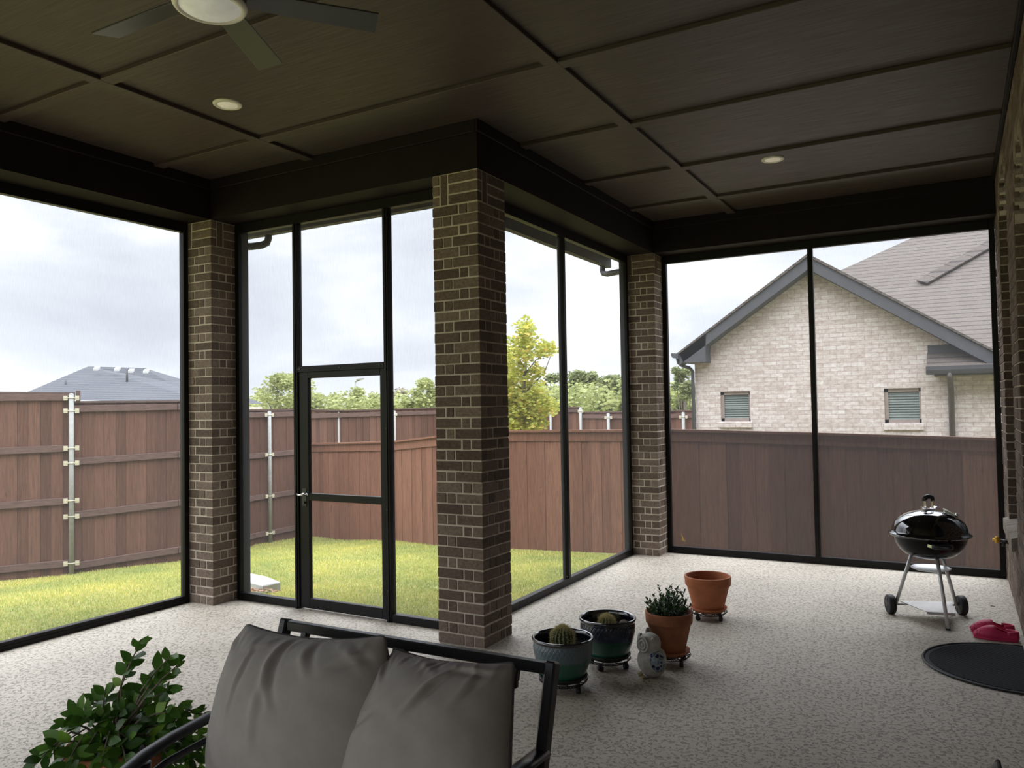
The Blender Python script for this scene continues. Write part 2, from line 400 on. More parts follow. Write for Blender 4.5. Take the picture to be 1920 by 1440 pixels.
def shingle(name, c1, c2, rowv, warm=True):
    m, nt, b = new_mat(name)
    t = nd(nt, 'ShaderNodeTexCoord'); s = nd(nt, 'ShaderNodeSeparateXYZ'); nt.links.new(t.outputs['Object'], s.inputs[0])
    c = nd(nt, 'ShaderNodeCombineXYZ'); nt.links.new(s.outputs['X'], c.inputs['X']); nt.links.new(s.outputs['Z'], c.inputs['Y'])
    br = nd(nt, 'ShaderNodeTexBrick'); br.offset = 0.37; nt.links.new(c.outputs[0], br.inputs['Vector'])
    for k, v in (('Scale', 1.0), ('Brick Width', 4.3), ('Row Height', rowv), ('Mortar Size', rowv*0.13), ('Mortar Smooth', 0.6), ('Bias', 0.0)): br.inputs[k].default_value = v
    br.inputs['Color1'].default_value = (*c1, 1); br.inputs['Color2'].default_value = (*c2, 1); br.inputs['Mortar'].default_value = (c1[0]*0.45, c1[1]*0.45, c1[2]*0.45, 1)
    v = coords(nt); n = noise(nt, v, 26, 5, 0.75); r = ramp(nt, [(0.3,(0.75,)*3), (0.7,(1.2,)*3)]); nt.links.new(n.outputs['Fac'], r.inputs['Fac'])
    nt.links.new(mix(nt, br.outputs['Color'], r.outputs['Color'], 1.0, 'MULTIPLY'), b.inputs['Base Color']); b.inputs['Roughness'].default_value = 0.95
    return m
M['shingle'] = shingle('brown_grey_shingles', (0.092,0.074,0.062), (0.105,0.087,0.075), 0.078)
M['ridgecap'] = shingle('ridge_shingles', (0.062,0.048,0.040), (0.080,0.064,0.054), 0.2)
M['shinglefar'] = shingle('blue_grey_shingles', (0.060,0.063,0.073), (0.070,0.073,0.083), 0.09)

# ------------------------------------------------------------------ measured room
XC, YC, W = -2.954, 4.776, 0.395
XA, YB = -5.762, 8.546
S, ZC, ZT = 3.43, 3.783, 3.693
XW = 0.37            # house wall
YE = -2.6            # rear edge behind the camera
XL = XA - W          # outer faces
YO = YC + W; YFAR = YB + W; XO = XC - W

# ------------------------------------------------------------------ floor / ceiling
fl = MB()
fl.prism([(XL-0.06,YE-0.5,0),(XW+0.12,YE-0.5,0),(XW+0.12,YFAR+0.03,0),(XO-0.06,YFAR+0.03,0),(XO-0.06,YO+0.04,0),(XL-0.06,YO+0.04,0)], (0,0,-0.30))
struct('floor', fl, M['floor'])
cl = MB()
cl.prism([(XL,YE-0.4,ZC),(XW+0.3,YE-0.4,ZC),(XW+0.3,YFAR,ZC),(XO,YFAR,ZC),(XO,YO,ZC),(XL,YO,ZC)], (0,0,0.22))
struct('ceiling', cl, M['ceiling'])
# beams (dropped headers round the patio)
def beam(name, x0, y0, x1, y1, z0=S): struct(name, MB().box(x0,y0,z0,x1,y1,ZC), M['beam'])
beam('trim_1', XL, YE-0.3, XA, YC)
beam('trim_2', XL, YC, XC, YO)
beam('trim_3', XO, YO, XC, YB)
beam('trim_4', XO, YB, XW-0.004, YFAR)
beam('trim_5', XA, YE-0.3, XW-0.004, YE+0.1)
# crown band on top of the beams
cr = MB(); d = 0.022; e = 0.006
pts = [(XA, YE+0.1), (XA, YC), (XC, YC), (XC, YB), (XW-0.004, YB)]
cr.box(XA, YE+0.1, ZT, XA+d, YC, ZC); cr.box(XA, YC-d, ZT, XC, YC, ZC); cr.box(XC, YC-d, ZT, XC+d, YB, ZC); cr.box(XC, YB-d, ZT, XW-0.004, YB, ZC)
cr.box(XW-0.03, YE+0.1, ZC-0.055, XW-0.004, YB, ZC)
struct('trim_6', cr, M['beam'], bevel=0.004)
# thin board strips under the beams' outer edge, seen through the screens
# ceiling battens
bt = MB(); b0 = ZC-0.026; hw = 0.046
bw = 0.050
def battx(y, x0, x1): bt.box(x0, y-hw, b0, x1, y+hw, ZC+0.002)
def batty(x, y0, y1): bt.box(x-hw, y0, b0-0.002, x+hw, y1, ZC+0.002)
batty(-4.56, YE+0.1, YC); batty(-2.06, YE+0.1, YB)
for y in (4.235, 2.97, 1.72, 0.48, -0.76, -2.0):
    battx(y, XA, XW-0.03)
for y in (5.44, 6.67, 7.82): battx(y, XC, XW-0.03)
struct('trim_7', bt, M['ceiling'], bevel=0.003)

# ------------------------------------------------------------------ brick columns
CH = S/44; J = 0.0100
def brick_column(x0, y0, x1, y1, label):
    t = empty('brick_column', ((x0+x1)/2, (y0+y1)/2, 0), label, 'column', 'brick columns carrying the porch roof')
    g = 0.004
    MB().box(x0+g, y0+g, 0, x1-g, y1-g, S).build('mortar', M['mortar'], t)
    b = MB(); n = 44; w = x1-x0
    cx, cy = (x0+x1)/2, (y0+y1)/2
    D = 0.084; L = 0.222
    H = w - L - D - 2*J
    def put(u0, u1, v0, v1, z0, z1, rot):
        # u,v measured from the corner in the face frame, rot = 0..3 quarter turns
        j = lambda a=0.0022: random.uniform(-a, a)
        c = [(u0+j(), v0+j(0.003)), (u1+j(), v1)]
        p = []
        (a0, b0_), (a1, b1_) = c
        for (a, bb) in ((a0,b0_),(a1,b0_),(a1,b1_),(a0,b1_)):
            X, Y = a-w/2, bb-w/2
            for _ in range(rot): X, Y = -Y, X
            p.append((cx+X, cy+Y))
        z0 += j(0.0015); z1 += j(0.0015)
        b.prism([(q[0], q[1], z0) for q in p], (0,0,z1-z0))
    for k in range(n):
        z0 = k*CH + J/2; z1 = min((k+1)*CH - J/2, S-0.002)
        if z1 - z0 < 0.01: continue
        top = k >= n-3
        for r_ in range(4):
            if top:               # soldier brick beside three stacked stretchers
                put(0.140, w, 0, 0.060, z0, z1, r_)
                if k == n-3: put(0.060+J, 0.140-J, 0, 0.05, z0, S-0.004, r_)
            elif k % 2 == 0:      # bottom course: long brick starts at the left corner of the face
                put(0, L, 0, D, z0, z1, r_)
                put(L+J, L+J+H, 0, D, z0, z1, r_)
            else:                 # next course mirrored
                put(w-L, w, 0, D, z0, z1, r_)
                put(w-L-J-H, w-L-J, 0, D, z0, z1, r_)
    b.build('bricks', M['brick'], t, bevel=0.0035)
    return t
brick_column(XO, YC, XC, YO, 'square dark brick column at the inner corner beside the screen door, nearest the camera')
brick_column(XL, YC, XA, YO, 'square dark brick column left of the screen door, farthest left')
brick_column(XO, YB, XC, YFAR, 'square dark brick column in the far corner, behind the plant pots')
brick_column(XL, YE-0.3, XA, YE+0.095, 'square dark brick column behind the camera at the rear left corner')

# ------------------------------------------------------------------ house wall with arched openings
def house_wall():
    D1 = 0.10
    # openings: y0,y1, z0, zspring, ztop
    ops = [(7.0, 8.155, 0.60, 3.30, 3.62), (5.28, 6.255, 0.0, 2.95, 3.33)]
    def inside(y, z, m=0.0):
        for (a, b_, z0, zs, zt) in ops:
            if a-m < y < b_+m and z > z0-m:
                c = (a+b_)/2; h = (b_-a)/2; t = (y-c)/h
                ztop = zs + (zt-zs)*max(0, 1-t*t)
                if z < ztop+m: return True
        return False
    w = MB()
    x0, x1 = XW+0.006, XW+0.24
    # solid backing built in vertical strips round the openings
    ys = [YE-0.3]
    for (a, b_, *_r) in sorted(ops): ys += [a] + [a+(b_-a)*i/12 for i in range(1, 12)] + [b_]
    ys.append(YFAR)
    for ya, yb in zip(ys[:-1], ys[1:]):
        ym = (ya+yb)/2; hit = None
        for o in ops:
            if o[0] < ym < o[1]: hit = o
        if hit is None: w.box(x0, ya, 0, x1, yb, ZC)
        else:
            a, b_, z0, zs, zt = hit; c = (a+b_)/2; h = (b_-a)/2
            f = lambda y: zs+(zt-zs)*max(0, 1-((y-c)/h)**2)
            if z0 > 0: w.box(x0, ya, 0, x1, yb, z0)
            za, zb = f(ya), f(yb)
            w.prism([(x0,ya,za),(x0,yb,zb),(x0,yb,ZC),(x0,ya,ZC)], (x1-x0,0,0))
    wall = struct('wall_right', w, M['mortar'])
    b = MB(); L = 0.235
    for k in range(49):
        z0 = k*CH+J/2; z1 = min((k+1)*CH-J/2, ZC-0.003)
        if z1-z0 < 0.02: continue
        y = YE-0.3 + (0 if k % 2 else L/2); zc = (z0+z1)/2
        first = True
        while y < YFAR-0.02:
            ya, yb = y, min(y+L-J, YFAR)
            # clip against openings
            segs = [(ya, yb)]
            for (a, b_, oz, zs, zt) in ops:
                ns = []
                for (p, q) in segs:
                    c = (a+b_)/2; h = (b_-a)/2
                    lo = hi = None
                    if oz-0.0 < zc < zt:
                        if zc < zs: lo, hi = a, b_
                        else:
                            t = math.sqrt(max(0, 1-(zc-zs)/(zt-zs))); lo, hi = c-h*t, c+h*t
                    if lo is None or q <= lo or p >= hi: ns.append((p, q))
                    else:
                        if p < lo-0.02: ns.append((p, lo))
                        if q > hi+0.02: ns.append((hi, q))
                segs = ns
            for (a, b_, oz, zs, zt) in ops:
                if first and oz < z0 and z1 < zs: b.box(XW+0.001, b_-0.004, z0, XW+0.113, b_+0.05, z1)
            first = False
            for (p, q) in segs:
                dx = random.uniform(0, 0.004)
                xe = XW+0.11 if (any(abs(p-o[1]) < 0.012 for o in ops) or any(abs(q-o[0]) < 0.012 for o in ops)) else XW+0.03
                if xe > XW+0.1:   # jamb brick returning into the opening
                    if any(abs(p-o[1]) < 0.012 for o in ops): p -= 0.006
                    else: q += 0.006
                b.box(XW-dx, p, z0, xe, q, z1)
            y += L
    b.build('bricks', M['brick'], wall, bevel=0.003)
    # arch voussoirs
    v = MB()
    for (a, b_, oz, zs, zt) in ops:
        c = (a+b_)/2; h = (b_-a)/2; n = 15
        for i in range(n+1):
            t = -1+2*i/n; y = c+h*t; z = zs+(zt-zs)*(1-t*t)
            sl = Vector((0, h, -2*t*(zt-zs))).normalized(); nr = Vector((0, -sl.z, sl.y))
            v.obox(Vector((XW+0.058, y, z+0.0)) + nr*0.055, (1,0,0), sl, nr, 0.120, 0.071, 0.115)
    v.build('arch_bricks', M['sillbrick'], wall, bevel=0.003)
    s = MB()
    for i in range(16):
        y = 7.08+i*0.0765
        s.add([(XW-0.042,y,0.545),(XW+0.115,y,0.56),(XW+0.115,y+0.066,0.56),(XW-0.042,y+0.066,0.545),(XW-0.042,y,0.645),(XW+0.115,y,0.68),(XW+0.115,y+0.066,0.68),(XW-0.042,y+0.066,0.645)],
              [(0,3,2,1),(4,5,6,7),(0,1,5,4),(1,2,6,5),(2,3,7,6),(3,0,4,7)])
    sm = MB().box(XW-0.036, 7.085, 0.55, XW+0.115, 7.08+16*0.0765-0.016, 0.640)
    for q, f in ((s, M['sillbrick']),):
        q.build('window_sill', f, wall, bevel=0.003)
    sm.build('sill_mortar', M['mortar'], wall)
    # window behind opening 1 and door behind opening 2
    a, b_, z0, zs, zt = ops[0]
    wf = empty('window_5', (XW+0.14, (a+b_)/2, z0), kind='structure')
    f = MB(); xx0, xx1 = XW+0.115, XW+0.165
    f.box(xx0, a-0.02, z0-0.02, xx1, a+0.05, zt); f.box(xx0, b_-0.05, z0-0.02, xx1, b_+0.02, zt); f.box(xx0, a, z0+0.02, xx1, b_, z0+0.08); f.box(xx0, a, 2.1, xx1, b_, 2.15)
    f.build('window_frame', M['frame'], wf)
    MB().box(xx0+0.02, a, z0, xx0+0.03, b_, zt+0.03).build('pane', M['glass'], wf)
    a, b_, z0, zs, zt = ops[1]
    df = empty('door_2', (XW+0.16, (a+b_)/2, 0), kind='structure')
    f = MB(); f.box(xx0, a-0.02, 0, xx1, a+0.11, zt); f.box(xx0, b_-0.11, 0, xx1, b_+0.02, zt); f.box(xx0, a, 0.0, xx1, b_, 0.25); f.box(xx0, a, 2.4, xx1, b_, 2.52)
    f.build('door_frame', M['frame'], df)
    MB().box(xx0+0.02, a, 0.2, xx0+0.03, b_, zt+0.03).build('pane', M['glass'], df)
    MB().cyl((xx0, b_-0.07, 1.0), (xx0-0.05, b_-0.07, 1.0), 0.012).cyl((xx0-0.045, b_-0.07, 1.0), (xx0-0.045, b_-0.17, 1.0), 0.009).build('door_handle', M['chrome'], df)
house_wall()
# rear edge: low brick wall strip keeps the room closed behind the camera on the house side
# ------------------------------------------------------------------ screen walls
FW, FD = 0.05, 0.06
def screen_pane(parent, p0, p1, z0, z1):
    # real insect mesh: paper thin sheet
    a = Vector((p0[0], p0[1], 0)); b_ = Vector((p1[0], p1[1], 0))
    m = MB().add([(a.x,a.y,z0),(b_.x,b_.y,z0),(b_.x,b_.y,z1),(a.x,a.y,z1)], [(0,1,2,3)])
    return m.build('screen_mesh', M['screen'], parent)
def member(parent, name, x0, y0, z0, x1, y1, z1, bev=0.003):
    return MB().box(x0,y0,z0,x1,y1,z1).build(name, M['frame'], parent, bevel=bev)
# wall 2 (with the door)
Y2 = 5.04
w2 = empty('window_2', ((XA+XO)/2, Y2, 0), kind='structure')
ya, yb = Y2, Y2+FD
member(w2,'jamb', XA, ya, 0, XA+FW, ya+0.118, S)
member(w2,'header', XA+FW, ya, 3.345, XO, yb, S)
member(w2,'mullion', -5.035, ya-0.006, 0, -4.985, yb, 3.345)
member(w2,'mullion', -4.035, ya-0.006, 0, -3.985, yb, 3.345)
member(w2,'bottom_rail', XA+FW, ya, 0, -5.035, yb, 0.065)
member(w2,'bottom_rail', -3.985, ya, 0, XO, yb, 0.065)
member(w2,'transom', -4.985, ya-0.004, 2.040, -4.035, yb, 2.092)
member(w2,'jamb', XO-FW*0.6, ya, 0.065, XO, yb, 3.345)
tr = MB()   # raised screw channels on the members
for x in (-5.01, -4.01): tr.box(x-0.007, ya-0.013, 0.0, x+0.007, ya-0.006, 3.345)
tr.box(-4.985, ya-0.010, 2.058, -4.035, ya-0.004, 2.074)
tr.build('spline_channel', M['frame'], w2)
sc = MB()
for x in (-5.01, -4.01):
    for z in (0.25, 0.9, 1.55, 2.03, 2.7, 3.2): sc.cyl((x, ya-0.013, z), (x, ya-0.018, z), 0.007, n=8)
for x in (-4.95, -4.5, -4.07): sc.cyl((x, ya-0.010, 2.066), (x, ya-0.016, 2.066), 0.007, n=8)
sc.build('screws', M['black'], w2)
ym = Y2+0.035
screen_pane(w2, (XA+FW, ym), (-5.035, ym), 0.065, 3.345)
screen_pane(w2, (-4.985, ym), (-4.035, ym), 2.092, 3.345)
screen_pane(w2, (-3.985, ym), (XO-FW*0.6, ym), 0.065, 3.345)
# screen door
d1 = empty('door_1', (-4.51, Y2+0.02, 0), kind='structure')
dz0, dz1 = 0.012, 2.041
dxa, dxb = -4.98, -4.042
dy0, dy1 = Y2+0.008, Y2+0.048
member(d1,'stile', dxa, dy0, dz0, dxa+0.105, dy1, dz1)
member(d1,'stile', dxb-0.045, dy0, dz0, dxb, dy1, dz1)
member(d1,'top_rail', dxa+0.105, dy0, dz1-0.055, dxb-0.045, dy1, dz1)
member(d1,'middle_rail', dxa+0.105, dy0, 0.935, dxb-0.045, dy1, 0.995)
member(d1,'bottom_rail', dxa+0.105, dy0, dz0, dxb-0.045, dy1, 0.10)
screen_pane(d1, (dxa+0.105, dy1-0.012), (dxb-0.045, dy1-0.012), 0.10, 0.935)
screen_pane(d1, (dxa+0.105, dy1-0.012), (dxb-0.045, dy1-0.012), 0.995, dz1-0.055)
h = MB(); hx, hz = dxa+0.055, 0.985
h.cyl((hx, dy0, hz), (hx, dy0-0.045, hz), 0.010)
h.tube([(hx-0.045, dy0-0.048, hz+0.006), (hx-0.02, dy0-0.052, hz-0.004), (hx, dy0-0.05, hz), (hx+0.035, dy0-0.05, hz+0.012), (hx+0.06, dy0-0.045, hz+0.010), (hx+0.07, dy0-0.03, hz-0.004)], [0.006,0.008,0.009,0.008,0.008,0.006], n=8)
h.build('door_handle', M['chrome'], d1, label='small curved chrome lever handle')
MB().box(hx-0.022, dy0-0.004, hz-0.10, hx+0.022, dy0, hz+0.05).cyl((hx, dy0, hz-0.07), (hx, dy0-0.018, hz-0.07), 0.012).build('lock_plate', M['black'], d1)
# wall 1 (left)
X1 = -6.068
w1 = empty('window_1', (X1, (YE+YC)/2, 0), kind='structure')
member(w1,'jamb', X1-FD, YC-FW, 0, X1, YC, S)
member(w1,'header', X1-FD, YE+0.1, 3.345, X1, YC-FW, S)
member(w1,'bottom_rail', X1-FD, YE+0.1, 0, X1, YC-FW, 0.065)
member(w1,'mullion', X1-FD, 0.95, 0.065, X1, 1.0, 3.345)
MB().box(X1-FD-0.002, YE+0.1, 0.028, X1+0.006, YC-FW, 0.036).build('spline_channel', M['frame'], w1)
screen_pane(w1, (X1-0.03, YE+0.1), (X1-0.03, 0.95), 0.065, 3.345)
screen_pane(w1, (X1-0.03, 1.0), (X1-0.03, YC-FW), 0.065, 3.345)
# wall 3 (receding)
X3 = -3.268
w3 = empty('window_3', (X3, (YO+YB)/2, 0), kind='structure')
member(w3,'jamb', X3-0.086, YB-FW, 0, X3, YB, S)
member(w3,'jamb', X3-FD, YO, 0, X3, YO+FW*0.6, S)
member(w3,'header', X3-FD, YO+FW*0.6, 3.345, X3, YB-FW, S)
member(w3,'bottom_rail', X3-FD, YO+FW*0.6, 0, X3, YB-FW, 0.065)
member(w3,'mullion', X3-FD, 6.82, 0.065, X3+0.005, 6.87, 3.345)
screen_pane(w3, (X3-0.03, YO+FW*0.6), (X3-0.03, 6.82), 0.065, 3.345)
screen_pane(w3, (X3-0.03, 6.87), (X3-0.03, YB-FW), 0.065, 3.345)
MB().cyl((X3-0.001, 6.78, 0.09), (X3+0.008, 6.78, 0.09), 0.007, n=8).cyl((X3, 7.6, 0.03), (X3+0.006, 7.6, 0.03), 0.007, n=8).cyl((X3, 6.0, 0.03), (X3+0.006, 6.0, 0.03), 0.007, n=8).build('screws', M['black'], w3)
# wall 4 (far)
Y4 = 8.83
w4 = empty('window_4', ((XC+XW)/2, Y4, 0), kind='structure')
member(w4,'jamb', XC, Y4, 0, XC+FW, Y4+FD, S)
member(w4,'jamb', XW-FW-0.006, Y4, 0, XW-0.006, Y4+FD, S)
member(w4,'header', XC+FW, Y4, 3.345, XW-FW-0.006, Y4+FD, S)
member(w4,'bottom_rail', XC+FW, Y4, 0, XW-FW-0.006, Y4+FD, 0.075)
member(w4,'mullion', -1.345, Y4-0.005, 0.0, -1.293, Y4+FD, 3.345)
MB().box(-1.326, Y4-0.012, 0.0, -1.312, Y4-0.005, 3.345).build('spline_channel', M['frame'], w4)
screen_pane(w4, (XC+FW, Y4+0.03), (-1.345, Y4+0.03), 0.075, 3.345)
screen_pane(w4, (-1.293, Y4+0.03), (XW-FW-0.006, Y4+0.03), 0.075, 3.345)
# unseen rear side behind the camera, made open screens to let in light
w5 = empty('unseen_window_6', ((XA+XW)/2, YE, 0), kind='structure')
for x in (XA, -3.6, -1.6, XW-FW-0.006): member(w5,'mullion', x, YE, 0, x+FW, YE+FD, S)
member(w5,'header', XA+FW, YE, 3.345, XW-FW-0.006, YE+FD, S); member(w5,'bottom_rail', XA+FW, YE, 0, XW-FW-0.006, YE+FD, 0.065)
screen_pane(w5, (XA+FW, YE+0.03), (XW-FW, YE+0.03), 0.065, 3.345)

# ------------------------------------------------------------------ own roof eaves, gutters
def lint(name, x0,y0,x1,y1): struct(name, MB().box(x0,y0,S-0.016,x1,y1,S), M['pinkwood'])
lint('trim_8', XA, Y2+FD+0.02, XO, YO); lint('trim_9', XL, YE, XL+0.06, YC)
ev = MB()
ZE = 3.625
ev.box(XL-0.52, YE-0.9, ZE, XL, YO+0.52, ZE+0.03); ev.box(XL, YO, ZE, XO-0.52, YO+0.52, ZE+0.03); ev.box(XO-0.52, YO, ZE, XO, YFAR+0.6, ZE+0.03)
ev.box(XO, YFAR, ZE, XW+0.6, YFAR+0.14, ZE+0.03); ev.box(XL, YE-0.9, ZE, XW+0.6, YE-0.3, ZE+0.03)
struct('trim_10', ev, M['gutter'])
# outer brick band above the openings
ob = MB(); ob.box(XL, YO, S, XO, YO+0.004, ZE); ob.box(XO-0.004, YO, S, XO, YFAR, ZE); ob.box(XL-0.004, YE, S, XL, YO, ZE)
struct('trim_11', ob, M['brick'])
def gutter(a, b_, n, label):
    """K-style trough from a to b, opening side n"""
    a = Vector(a); b_ = Vector(b_); n = Vector(n)
    prof = [(0,0),(0.075,0),(0.095,0.05),(0.115,0.06),(0.115,0.12),(0.108,0.12),(0.108,0.065),(0.088,0.055),(0.07,0.008),(0.008,0.008),(0.008,0.12),(0,0.12)]
    m = MB(); m.prism([a+n*p[0]+Vector((0,0,p[1])) for p in prof], b_-a)
    return m.build('roof_gutter', M['gutter'], None, label, 'gutter', origin=a)
gutter((XL-0.50, YO+0.52, 3.50), (XO-0.52, YO+0.52, 3.50), (0,1,0), 'dark rain gutter along the eave above the screen door')
gutter((XO-0.52, YO+0.52+0.13, 3.50), (XO-0.52, YFAR+0.60, 3.50), (-1,0,0), 'dark rain gutter along the eave outside the receding screens')
t = empty('downspout', (-6.0, 5.72, 3.3), 'grey elbow of the downspout under the gutter left of the screen door', 'downspout')
MB().tube([(-6.06,5.735,3.52),(-6.06,5.735,3.47),(-6.075,5.73,3.425),(-6.12,5.70,3.40),(-6.2,5.64,3.385),(-6.34,5.45,3.37),(-6.38,5.35,3.34),(-6.38,5.33,3.2),(-6.38,5.33,-0.05)], 0.037, n=12).build('elbow_pipe', M['gutter'], t)
t = empty('downspout', (-3.95, 9.45, 3.4), 'short grey downspout outlet under the eave beside the far corner column', 'downspout')
MB().tube([(-3.95,9.43,3.52),(-3.95,9.43,3.45),(-3.93,9.42,3.415),(-3.85,9.35,3.39),(-3.55,9.05,3.35),(-3.46,9.0,3.30),(-3.44,8.99,3.15),(-3.44,8.99,-0.1)], 0.036, n=12).build('elbow_pipe', M['gutter'], t)
# roof over the patio, so the sky does not fall through
rf = MB()
rf.prism([(XL-0.52,YE-0.9,3.66),(XW+4,YE-0.9,3.66),(XW+4,YFAR+0.14,3.66),(XO-0.52,YFAR+0.60,3.66),(XO-0.52,YO+0.52,3.66),(XL-0.52,YO+0.52,3.66)], (0,0,-0.0001))
rf = MB(); rf.box(XL-0.52, YE-0.9, 4.01, XW+4, YO+0.52, 4.05); rf.box(XO-0.52, YO+0.52, 4.01, XW+4, YFAR+0.14, 4.05)
rf.box(XL-0.52, YE-0.9, ZE+0.03, XL-0.49, YO+0.52, 4.01); rf.box(XL-0.52, YO+0.49, ZE+0.03, XO-0.52, YO+0.52, 4.01); rf.box(XO-0.52, YO+0.52, ZE+0.03, XO-0.49, YFAR+0.6, 4.01)
struct('trim_12', rf, M['gutter'])
# ------------------------------------------------------------------ grounds
def gz(x, y):
    z = 0.3585+0.031*x-0.0572*y
    if x < -8: z -= 0.045*(-8-x)
    z = max(min(z, -0.09), -0.62)
    return z + 0.012*math.sin(x*2.1+y*0.7)*math.cos(y*1.7)
g = MB()
def grid(mb, x0, y0, x1, y1, st, f):
    nx = max(1, int((x1-x0)/st)); ny = max(1, int((y1-y0)/st)); vs = []
    for j in range(ny+1):
        for i in range(nx+1):
            x = x0+(x1-x0)*i/nx; y = y0+(y1-y0)*j/ny; vs.append((x, y, f(x, y)))
    mb.add(vs, [(j*(nx+1)+i, j*(nx+1)+i+1, (j+1)*(nx+1)+i+1, (j+1)*(nx+1)+i) for j in range(ny) for i in range(nx)], True)
grid(g, -20, -12, 12, 24, 0.5, gz)
gb = MB()
gb.box(-220, -150, -0.80, 160, 260, -0.70)
struct('ground_base', gb, M['ground'])
go = struct('ground', g, M['ground'])

def grass(n):
    X = rng.uniform(-11.0, -3.2, n); Y = rng.uniform(1.8, 10.9, n)
    keep = ((X < XL-0.1) | (Y > YO+0.1)) & ~((X < -10.2) & (Y < 6.2) & (X < -10.9+ (Y-5.2)*0.5)) & ~((Y > 10.15) & (X > -7.2))
    X = X[keep]; Y = Y[keep]; n = len(X)
    Z = np.array([gz(x, y) for x, y in zip(X, Y)])
    h = rng.uniform(0.014, 0.038, n); a = rng.uniform(0, 2*PI, n); w = rng.uniform(0.003, 0.007, n)
    lean = rng.uniform(0.0, 0.03, n); la = rng.uniform(0, 2*PI, n)
    V = np.zeros((n, 3, 3))
    V[:,0] = np.stack([X-np.cos(a)*w, Y-np.sin(a)*w, Z-0.004], 1); V[:,1] = np.stack([X+np.cos(a)*w, Y+np.sin(a)*w, Z-0.004], 1)
    V[:,2] = np.stack([X+np.cos(la)*lean, Y+np.sin(la)*lean, Z+h], 1)
    me = bpy.data.meshes.new('lawn_grass'); me.vertices.add(3*n); me.vertices.foreach_set('co', V.reshape(-1))
    me.loops.add(3*n); me.loops.foreach_set('vertex_index', np.arange(3*n)); me.polygons.add(n); me.polygons.foreach_set('loop_start', np.arange(0, 3*n, 3))
    me.polygons.foreach_set('loop_total', np.full(n, 3)); me.update(); me.validate(); me.materials.append(M['grass'])
    o = bpy.data.objects.new('lawn_grass', me); COL.objects.link(o)
    tag(o, 'short yellow-green lawn grass growing in the fenced yard', 'grass', kind='stuff'); ORG[o.name] = Vector((0,0,0))
grass(230000)
t = MB(); t.prism([(-7.15,5.95,-0.17),(-6.22,5.78,-0.17),(-6.18,5.98,-0.17),(-6.55,6.12,-0.17),(-7.1,6.2,-0.17)], (0,0,0.10))
t.build('splash_block', M['stone'], None, 'pale concrete splash block in the grass outside the left column', 'splash block', bevel=0.01)
m = MB()
for k in range(160):
    x, y = -6.25+random.gauss(0, 0.13), 5.72+random.gauss(0, 0.06); z = gz(x, y)+0.045+random.uniform(0, 0.02); a = random.uniform(0, 6.28); s = random.uniform(0.008, 0.018)
    m.add([(x-s*math.cos(a), y-s*math.sin(a), z), (x+s*0.6*math.sin(a), y-s*0.6*math.cos(a), z+0.006), (x+s*math.cos(a), y+s*math.sin(a), z), (x-s*0.6*math.sin(a), y+s*0.6*math.cos(a), z-0.004)], [(0,1,2,3)])
m.build('dry_leaf_litter', M['litter'], None, 'dry reddish leaf litter on the grass beside the splash block', 'leaves', kind='stuff')

# ------------------------------------------------------------------ fences
M['fencelight'] = wood_mat('weathered_orange_cedar', [(0.0,(0.165,0.073,0.044)), (0.5,(0.190,0.085,0.052)), (1.0,(0.225,0.105,0.066))])
M['fencedark'] = wood_mat('dark_stained_cedar', [(0.0,(0.072,0.030,0.018)), (0.5,(0.088,0.037,0.023)), (1.0,(0.112,0.051,0.033))])
def fence(pts, label, rails=None, posts=(), side=1, cap=True, bw=0.142, group=None, fm='fence', trim=0.0):
    """pts: (x,y,ztop,zbot) polyline; side=+1: the near face is to the right of travel"""
    n = len(pts); mid = pts[n//2]
    t = empty('wood_fence', (mid[0], mid[1], mid[3]), label, 'fence', group)
    bd, cp, tm = MB(), MB(), MB(); rl = [MB() for _ in (rails[0] if rails else ())]
    kk = 0
    for i in range(n-1):
        p, q = pts[i], pts[i+1]
        a = Vector((p[0], p[1], 0)); b_ = Vector((q[0], q[1], 0)); L = (b_-a).length; d = (b_-a)/L
        nr = Vector((d.y, -d.x, 0))*side
        m = max(1, round(L/bw)); ww = L/m
        for k in range(m):
            f0 = (k+0.5)/m; c = a+d*L*f0; zt = p[2]+(q[2]-p[2])*f0-0.02; zb = p[3]+(q[3]-p[3])*f0-0.06
            off = 0.007 if kk % 2 else 0.0; kk += 1
            bd.obox(c+nr*off+Vector((0,0,(zt+zb)/2)), d, nr, (0,0,1), ww+(0.018 if kk % 2 else 0.004)+random.uniform(-0.004,0.004), 0.016, zt-zb)
        A = Vector((p[0], p[1], p[2])); B = Vector((q[0], q[1], q[2]))
        if cap: cp.bar(A+nr*0.01+Vector((0,0,-0.006)), B+nr*0.01+d*0.01+Vector((0,0,-0.006)), 0.11 if trim else 0.06, 0.028)
        if trim:
            tm.bar(A+nr*0.022-Vector((0,0,0.02+trim/2)), B+nr*0.022-Vector((0,0,0.02+trim/2)), 0.02, trim)
        if rails:
            for j, (r0, r1) in enumerate(zip(rails[i], rails[i])):
                z0 = r0[0]; z1 = r0[1]
                rl[j].bar(a+nr*0.032+Vector((0,0,z0)), b_+nr*0.032+Vector((0,0,z1)), 0.036, 0.088)
    bd.build('boards', M[fm], t)
    if cap: cp.build('cap_rail', M['fencerail'] if not trim else M[fm], t)
    if trim: tm.build('trim_board', M[fm], t)
    for r_ in rl: r_.build('rail', M['fencerail'], t, bevel=0.003)
    return t
